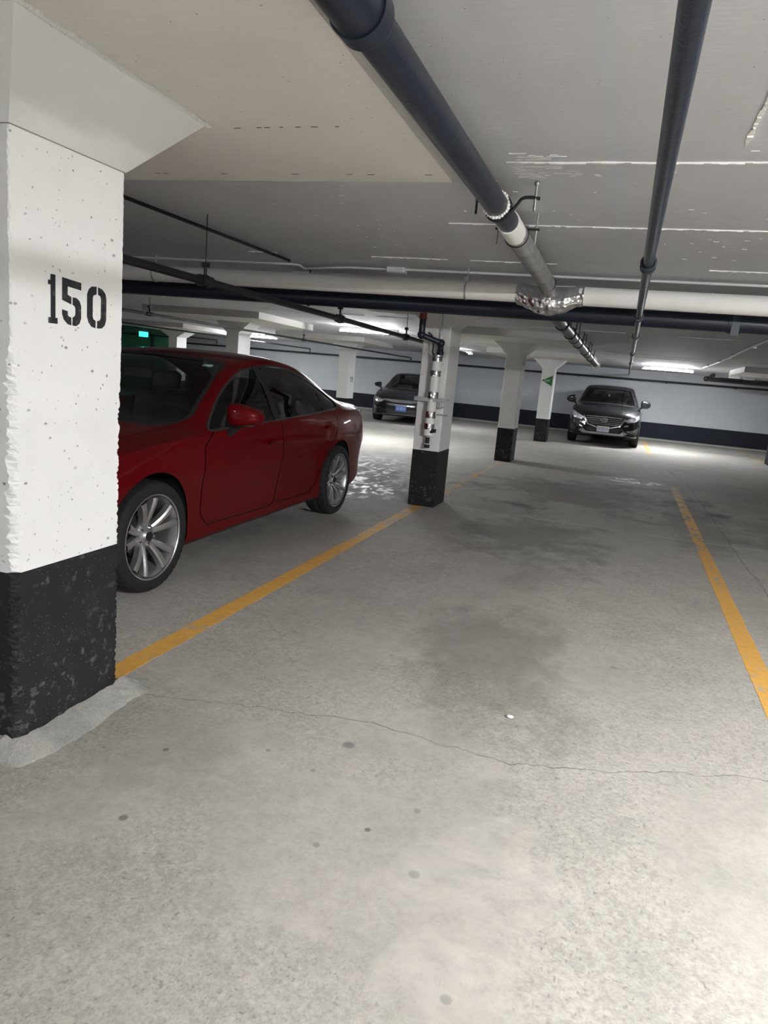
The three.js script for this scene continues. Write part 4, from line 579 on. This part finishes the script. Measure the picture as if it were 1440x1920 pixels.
  const [under, upper] = split(body, (x, y, z) => y - sp.skirt, (x, y, z) => true); const pm = M.plastic.clone(); pm.side = THREE.DoubleSide; add('underside', under, pm); add('body', upper, P);
  // mirrors
  for (const s of [-1, 1]) { const m = sp.mirror; const g = superEll(m[3], m[4], m[5], 0.62, 0.8); const p = g.attributes.position; for (let i = 0; i < p.count; i++) { const k = p.getX(i) / m[3], zz = p.getZ(i); p.setY(i, p.getY(i) * (1 - 0.22 * k) + (p.getY(i) > 0 ? -0.012 * k : 0)); p.setZ(i, (zz < 0 ? zz * 0.55 : zz) - 0.03 * k); } g.computeVertexNormals(); g.scale(s, 1, 1); if (s < 0) { const ix = g.index.array; for (let i = 0; i < ix.length; i += 3) { const q = ix[i]; ix[i] = ix[i + 1]; ix[i + 1] = q; } g.computeVertexNormals(); } g.translate(s * m[0], m[1], m[2]);
    const mm = part('door_mirror', g, P, t); part('mirror_glass', rbox(s * m[0] - m[3] * 0.8, s * m[0] + m[3] * 0.8, m[1] - m[4] * 0.7, m[1] + m[4] * 0.65, m[2] - m[5] * 0.62, m[2] - m[5] * 0.58, 0.002), M.chrome, mm); part('mirror_foot', merge(tube([[s * (m[0] - 0.15), m[1] - 0.14, m[2] - 0.04], [s * (m[0] - 0.10), m[1] - 0.1, m[2] - 0.03], [s * (m[0] - 0.03), m[1] - 0.055, m[2]]], 0.025, 12, 10), superEll(m[3] * 0.75, 0.012, m[5] * 0.6, 1, 1, 8, 20).translate(s * (m[0] - 0.02), m[1] - m[4] * 0.92, m[2])), M.plastic, mm, 'black mirror foot'); }
  // cabin
  const cb = sp.cabin; part('cabin_tub', merge(box(-0.72, 0.72, 0.22, 0.26, cb.rear, cb.dash + 0.3), box(-0.76, -0.72, 0.24, sp.belt - 0.03, cb.rear, cb.dash + 0.2), box(0.72, 0.76, 0.24, sp.belt - 0.03, cb.rear, cb.dash + 0.2), box(-0.7, 0.7, sp.belt - 0.12, sp.belt - 0.06, cb.rear - 0.35, cb.rear + 0.1)), M.cabin, t);
  const dg = superEll(0.7, 0.16, 0.34, 0.5, 0.6, 14, 28); part('dashboard', dg.translate(0, sp.belt - 0.14, cb.dash), M.cabin, t);
  const seat = (x, z) => { const m = part('seat', merge(rbox(x - 0.25, x + 0.25, 0.36, 0.52, z - 0.25, z + 0.27, 0.05, 3), rbox(-0.25, 0.25, 0, 0.62, -0.07, 0.07, 0.06, 3).rotateX(-0.28).translate(x, 0.46, z - 0.24)), M.seat, t); part('headrest', rbox(-0.13, 0.13, 0, 0.17, -0.05, 0.05, 0.045, 3).rotateX(-0.2).translate(x, 1.10 + cb.up, z - 0.44), M.seat, m); };
  seat(0.37, cb.seat); seat(-0.37, cb.seat); part('rear_bench', merge(rbox(-0.66, 0.66, 0.36, 0.52, cb.seat - 1.15, cb.seat - 0.62, 0.05, 3), rbox(-0.66, 0.66, 0, 0.58, -0.07, 0.07, 0.06, 3).rotateX(-0.35).translate(0, 0.46, cb.seat - 1.08), ...[-0.38, 0, 0.38].map(x => rbox(-0.12, 0.12, 0, 0.13, -0.05, 0.05, 0.04, 3).rotateX(-0.2).translate(x, 1.0 + cb.up, cb.seat - 1.28))), M.seat, t);
  const sw = new THREE.TorusGeometry(0.185, 0.016, 10, 40); sw.rotateX(0.42); sw.translate(0.37, sp.belt - 0.05, cb.dash - 0.36); part('steering_wheel', merge(sw, superEll(0.07, 0.06, 0.03, 0.8, 0.8, 10, 16).rotateX(0.42).translate(0.37, sp.belt - 0.05, cb.dash - 0.35), cyl([0.2, sp.belt - 0.05, cb.dash - 0.36], [0.54, sp.belt - 0.05, cb.dash - 0.36], 0.014, 8)), M.plastic, t);
  part('rear_view_mirror', rbox(-0.12, 0.12, -0.035, 0.035, -0.012, 0.012, 0.01).translate(0, sp.rvm[0], sp.rvm[1]), M.plastic, t);
  for (const s of [-1, 1]) for (const az of [0, -sp.wb]) wheel(sp.R, sp.rim, sp.tw, t, [s * (sp.track), sp.R, az], s, sp.fancy);
  if (sp.plate) { const q = sp.plate; part('number_plate', rbox(-0.152, 0.152, -0.078, 0.078, 0, 0.01, 0.004).translate(q[0], q[1], q[2]), q[3], t, q[4]); }
  return { t, add };
}
const plateTex = (bg, fg) => tex(128, 64, (i, j, o) => { const inb = i > 12 && i < 116 && j > 16 && j < 46, k = inb && hash2(Math.floor(i / 7), Math.floor(j / 8) + 40) > 0.45 && (i % 15) > 3; const c = k ? fg : bg; o[0] = c[0]; o[1] = c[1]; o[2] = c[2]; });
const RED = {
  name: 'red_sedan', label: 'glossy deep red sedan parked behind the 150 pillar', pos: [-3.53, 0, -3.63], scale: [1.05, 1.03, 1.05], paint: M.redPaint, z0: -3.94, z1: 0.93, n: 150, wb: 2.83, R: 0.335, arch: 0.375, rim: 0.256, tw: 0.225, track: 0.80, belt: 0.93, skirt: 0.215, fancy: true,
  c: {
    yt: [[-3.94, .80], [-3.92, .96], [-3.86, 1.03], [-3.7, 1.05], [-3.45, 1.075], [-3.05, 1.225], [-2.65, 1.37], [-2.3, 1.425], [-1.85, 1.45], [-1.5, 1.435], [-1.22, 1.39], [-.9, 1.245], [-.42, 1.0], [-.3, .975], [0, .94], [.4, .87], [.7, .78], [.82, .72], [.9, .62], [.93, .52]],
    yr: [[-3.94, .78], [-3.92, .93], [-3.86, 1.005], [-3.6, 1.03], [-3.3, 1.065], [-3.0, 1.155], [-2.7, 1.27], [-2.3, 1.375], [-1.9, 1.41], [-1.5, 1.385], [-1.2, 1.29], [-.9, 1.14], [-.6, .98], [-.45, .945], [0, .90], [.4, .83], [.7, .745], [.82, .69], [.9, .6], [.93, .5]],
    xr: [[-3.94, .40], [-3.92, .50], [-3.86, .6], [-3.6, .66], [-3.2, .64], [-2.7, .61], [-2, .59], [-1.5, .60], [-1.2, .635], [-.9, .68], [-.6, .735], [-.4, .73], [0, .71], [.4, .68], [.7, .60], [.82, .5], [.93, .3]],
    ysh: [[-3.94, .76], [-3.9, .88], [-3.8, .955], [-3.4, .99], [-2.8, .98], [-2, .955], [-1, .925], [-.5, .905], [0, .865], [.4, .79], [.7, .70], [.85, .62], [.93, .48]],
    xsh: [[-3.94, .5], [-3.9, .64], [-3.8, .72], [-3.5, .79], [-3, .845], [-2, .87], [-1, .875], [-.5, .865], [0, .85], [.3, .83], [.6, .76], [.8, .62], [.9, .46], [.93, .35]],
    xw: [[-3.94, .55], [-3.9, .68], [-3.8, .77], [-3.5, .86], [-3.1, .905], [-2.8, .918], [-2, .9], [-1.2, .9], [-.3, .912], [0, .918], [.3, .90], [.6, .85], [.8, .72], [.9, .52], [.93, .4]],
    yw: [[-3.94, .62], [-3.5, .72], [-2.8, .74], [-1, .64], [0, .70], [.5, .58], [.93, .42]], yb: [[-3.94, .34], [-3.8, .28], [-3.3, .2], [-.5, .18], [.6, .2], [.93, .26]],
  },
  dlo: [[-.64, .932], [-.66, .942], [-.80, 1.03], [-1.06, 1.185], [-1.34, 1.30], [-1.65, 1.35], [-1.95, 1.355], [-2.25, 1.325], [-2.6, 1.225], [-2.87, 1.115], [-2.95, 1.065], [-2.9, 1.03], [-2.7, 1.015], [-2.2, .99], [-1.6, .967], [-1.1, .95], [-.72, .933]], bpil: -1.58, qpil: -2.5,
  ws: [[.0, .985], [.45, .98], [.69, .985], [.66, 1.08], [.60, 1.23], [.545, 1.335], [.5, 1.352], [.25, 1.372], [0, 1.378]], wsz: [-1.45, -.2], rw: [[0, 1.11], [.5, 1.105], [.6, 1.12], [.54, 1.25], [.49, 1.33], [.3, 1.345], [0, 1.35]], rwz: -2.5,
  lamp: [[.46, .64], [.62, .69], [.80, .75], [.85, .70], [.74, .62], [.58, .58]], lampz: 0.3, projector: [.66, .655, .66],
  face: [{ name: 'grille', z: .6, poly: [[-.42, .62], [.42, .62], [.46, .56], [.30, .40], [-.30, .40], [-.46, .56]], slats: [[.59, .006, 0], [.545, .006, 0], [.50, .006, 0], [.455, .006, 0]] }, { name: 'lower_intake', z: .6, poly: [[-.5, .36], [.5, .36], [.44, .29], [-.44, .29]], mat: M.plastic }],
  tail: [[-3.52, .955], [-3.8, .965], [-3.95, .955], [-3.95, .87], [-3.75, .875]], hood: { z0: -.40, z1: .80, edge: [[-.5, .70], [0, .69], [.4, .655], [.7, .56], [.8, .45]] },
  doorF: [[-.68, .935], [-.53, .83], [-.50, .6], [-.52, .38], [-.60, .30], [-1.52, .285], [-1.585, .32], [-1.62, .5], [-1.64, .75], [-1.63, .965], [-1.1, .95]], doorR: [[-1.63, .965], [-1.64, .75], [-1.62, .5], [-1.585, .32], [-1.7, .29], [-2.25, .30], [-2.36, .36], [-2.52, .62], [-2.72, .82], [-2.76, .93], [-2.75, 1.01], [-2.2, .99]],
  handles: [[-1.47, .80], [-2.55, .865]], mirror: [1.02, 1.035, -.80, .115, .068, .085], cabin: { dash: -.62, seat: -1.45, rear: -2.9, up: -.02 }, rvm: [1.24, -1.02],
};
const redCar = buildCar(RED);
part('sunshade_strip', rbox(0.44, 0.52, -0.014, 0.014, -0.001, 0.001, 0.0005).rotateX(-1.0).translate(0, 1.335, -1.175), std([0.45, 0.6, 0.55], 0.5), redCar.t, 'pale green parking permit on the screen');
const SUV = {
  name: 'black_suv', label: 'black SUV with chrome-barred grille facing the camera by the back wall', pos: [-0.42, 0, -20.35], scale: [1.0, 0.94, 1.0], paint: M.blackPaint, z0: -3.62, z1: 0.92, n: 110, wb: 2.7, R: 0.35, arch: 0.40, rim: 0.235, tw: 0.225, track: 0.80, belt: 1.06, skirt: 0.27,
  c: {
    yt: [[-3.62, .9], [-3.58, 1.15], [-3.4, 1.5], [-3.2, 1.6], [-2.5, 1.66], [-1.7, 1.67], [-1.2, 1.63], [-.95, 1.54], [-.3, 1.17], [-.15, 1.13], [.3, 1.07], [.6, 1.0], [.78, .92], [.86, .82], [.91, .66], [.92, .56]],
    yr: [[-3.62, .88], [-3.58, 1.12], [-3.4, 1.45], [-3.2, 1.55], [-2.5, 1.61], [-1.7, 1.62], [-1.25, 1.58], [-1.0, 1.47], [-.45, 1.14], [-.2, 1.09], [.3, 1.03], [.6, .95], [.78, .87], [.86, .78], [.91, .63], [.92, .54]],
    xr: [[-3.62, .55], [-3.4, .58], [-3, .60], [-1.7, .61], [-1.2, .63], [-.8, .68], [-.45, .745], [-.2, .74], [.3, .72], [.6, .66], [.78, .58], [.92, .38]],
    ysh: [[-3.62, .85], [-3.5, 1.05], [-3, 1.08], [-1, 1.04], [-.4, 1.02], [.2, .97], [.6, .87], [.8, .75], [.92, .5]],
    xsh: [[-3.62, .62], [-3.5, .76], [-3, .84], [-2, .87], [-.5, .875], [0, .87], [.4, .84], [.65, .78], [.8, .68], [.92, .45]],
    xw: [[-3.62, .68], [-3.5, .82], [-3, .90], [-2, .91], [-.5, .915], [0, .92], [.4, .90], [.65, .85], [.8, .76], [.88, .62], [.92, .5]],
    yw: [[-3.62, .7], [-2, .75], [0, .78], [.6, .62], [.92, .46]], yb: [[-3.62, .38], [-3.2, .26], [-.5, .24], [.6, .26], [.92, .30]],
  },
  dlo: [[-.55, 1.09], [-.9, 1.34], [-1.2, 1.5], [-1.6, 1.555], [-2.4, 1.545], [-3.0, 1.48], [-3.2, 1.34], [-3.0, 1.2], [-2.2, 1.12], [-1.2, 1.09]], bpil: -1.5, qpil: -2.5,
  ws: [[0, 1.155], [.4, 1.15], [.70, 1.15], [.68, 1.25], [.61, 1.42], [.56, 1.535], [.5, 1.55], [.25, 1.565], [0, 1.57]], wsz: [-1.35, -.05], rw: [[0, 1.2], [.5, 1.2], [.58, 1.25], [.54, 1.4], [.5, 1.48], [0, 1.5]], rwz: -3.0,
  lamp: [[.48, .735], [.60, .80], [.76, .885], [.86, .92], [.885, .83], [.79, .74], [.62, .70]], lampz: 0.1, projector: [.70, .80, .70], reflector: std([0.75, 0.75, 0.78], 0.35, 0.4),
  face: [
    { name: 'grille', z: .5, poly: [[-.45, .79], [-.2, .82], [.2, .82], [.45, .79], [.475, .74], [.34, .60], [.15, .545], [-.15, .545], [-.34, .60], [-.475, .74]], slats: [[.795, .010, -.06], [.745, .010, -.06], [.695, .010, -.06], [.645, .009, -.06], [.60, .008, -.02]] },
    { name: 'grille_surround', z: .5, poly: [[-.53, .765], [-.5, .80], [-.37, .585], [-.15, .52], [.15, .52], [.37, .585], [.5, .80], [.53, .765], [.40, .565], [.17, .495], [-.17, .495], [-.40, .565]], mat: M.chrome, raise: 0.02 },
    { name: 'lower_intake', z: .5, poly: [[-.42, .50], [.42, .50], [.38, .40], [-.38, .40]], mat: M.plastic }, { name: 'skid_plate', z: .4, poly: [[-.62, .40], [-.5, .44], [-.42, .375], [.42, .375], [.5, .44], [.62, .40], [.5, .325], [-.5, .325]], mat: std([0.3, 0.3, 0.31], 0.35, 0.8), raise: 0.012, label: 'silver skid plate' },
    { name: 'fog_lamp', z: .2, mirror: true, smooth: true, poly: [[.58, .48], [.70, .52], [.80, .50], [.78, .44], [.66, .42]], mat: std([0.1, 0.1, 0.1], 0.2, 0.8) }, { name: 'accent_strip', z: .3, mirror: true, poly: [[.54, .70], [.66, .725], [.67, .70], [.56, .68]], mat: M.chrome },
    { name: 'accent_strip', z: .3, mirror: true, poly: [[.50, .60], [.60, .64], [.61, .60], [.51, .575]], mat: M.chrome },
  ],
  tail: [[-3.3, 1.0], [-3.5, 1.06], [-3.63, 1.05], [-3.63, .93], [-3.5, .92]], hood: { z0: -.2, z1: .84, edge: [[-.3, .71], [.3, .69], [.6, .62], [.8, .52]] },
  doorF: [[-.6, 1.05], [-.45, .9], [-.45, .45], [-.55, .36], [-1.45, .36], [-1.52, .6], [-1.52, 1.07]], doorR: [[-1.53, 1.07], [-1.53, .6], [-1.46, .36], [-2.2, .36], [-2.35, .6], [-2.6, .9], [-2.6, 1.1]],
  handles: [[-1.35, .92], [-2.4, .96]], mirror: [.985, 1.19, -.62, .13, .105, .09], cabin: { dash: -.55, seat: -1.3, rear: -3.0, up: .1 }, rvm: [1.44, -.85], plate: [0, .47, .915, new THREE.MeshStandardMaterial({ map: plateTex([.62, .63, .68], [.25, .28, .5]), roughness: 0.5 }), 'white number plate with blue characters'],
};
const suv = buildCar(SUV);
{ const e = new THREE.TorusGeometry(0.062, 0.010, 8, 32); e.scale(1.25, 0.85, 1); const w = tube([[-0.07, 0.02, 0], [-0.03, 0.02, 0.004], [0, -0.015, 0.006], [0.03, 0.02, 0.004], [0.07, 0.02, 0]], 0.008, 24, 8); part('emblem', merge(e, w).rotateX(-0.25).translate(0, .715, .925), M.chrome, suv.t, 'chrome winged oval emblem');
  part('hanging_charm', merge(superEll(0.022, 0.03, 0.012, 1, 1, 8, 12).translate(0, 1.37, -.82), cyl([0, 1.39, -.82], [0, 1.42, -.82], 0.003, 6)), std([0.5, 0.35, 0.3], 0.6), suv.t, 'small pale charm hanging from the mirror'); part('charm_tassel', superEll(0.016, 0.02, 0.01, 1, 1, 8, 12).translate(0, 1.325, -.82), std([0.35, 0.04, 0.03], 0.6), suv.t, 'red tassel'); }
const SED = {
  ...RED, name: 'black_sedan', label: 'black sedan with blue number plate half hidden behind the pipe-clad pillar', pos: [-5.93, 0, -20.1], turn: 0.14, scale: [1.0, 0.97, 1.0], paint: M.navyPaint, n: 100, R: 0.325, fancy: false, reflector: M.chrome,
  lamp: [[.50, .66], [.66, .70], [.84, .73], [.87, .67], [.76, .60], [.58, .59]],
  face: [{ name: 'grille_wing', z: .3, poly: [[-.52, .675], [.52, .675], [.52, .635], [.24, .60], [-.24, .60], [-.52, .635]], mat: M.chrome, raise: 0.015, label: 'chrome grille wing' }, { name: 'grille', z: .5, poly: [[-.44, .605], [-.2, .575], [.2, .575], [.44, .605], [.38, .50], [-.38, .50]], slats: [[.545, .005, 0], [.52, .005, 0]] },
    { name: 'lower_intake', z: .5, poly: [[-.46, .38], [.46, .38], [.42, .30], [-.42, .30]], mat: M.plastic }, { name: 'chin_strip', z: .4, poly: [[-.52, .275], [.52, .275], [.52, .262], [-.52, .262]], mat: M.trim, raise: 0.008 }, { name: 'fog_lamp', z: .1, mirror: true, poly: [[.60, .42], [.76, .45], [.78, .41], [.62, .38]], mat: M.trim }],
  plate: [0, .44, .925, new THREE.MeshStandardMaterial({ map: plateTex([.10, .17, .50], [.45, .5, .7]), roughness: 0.5 }), 'blue number plate'],
};
buildCar(SED);
shade(scene);
renderer.render(scene, camera);
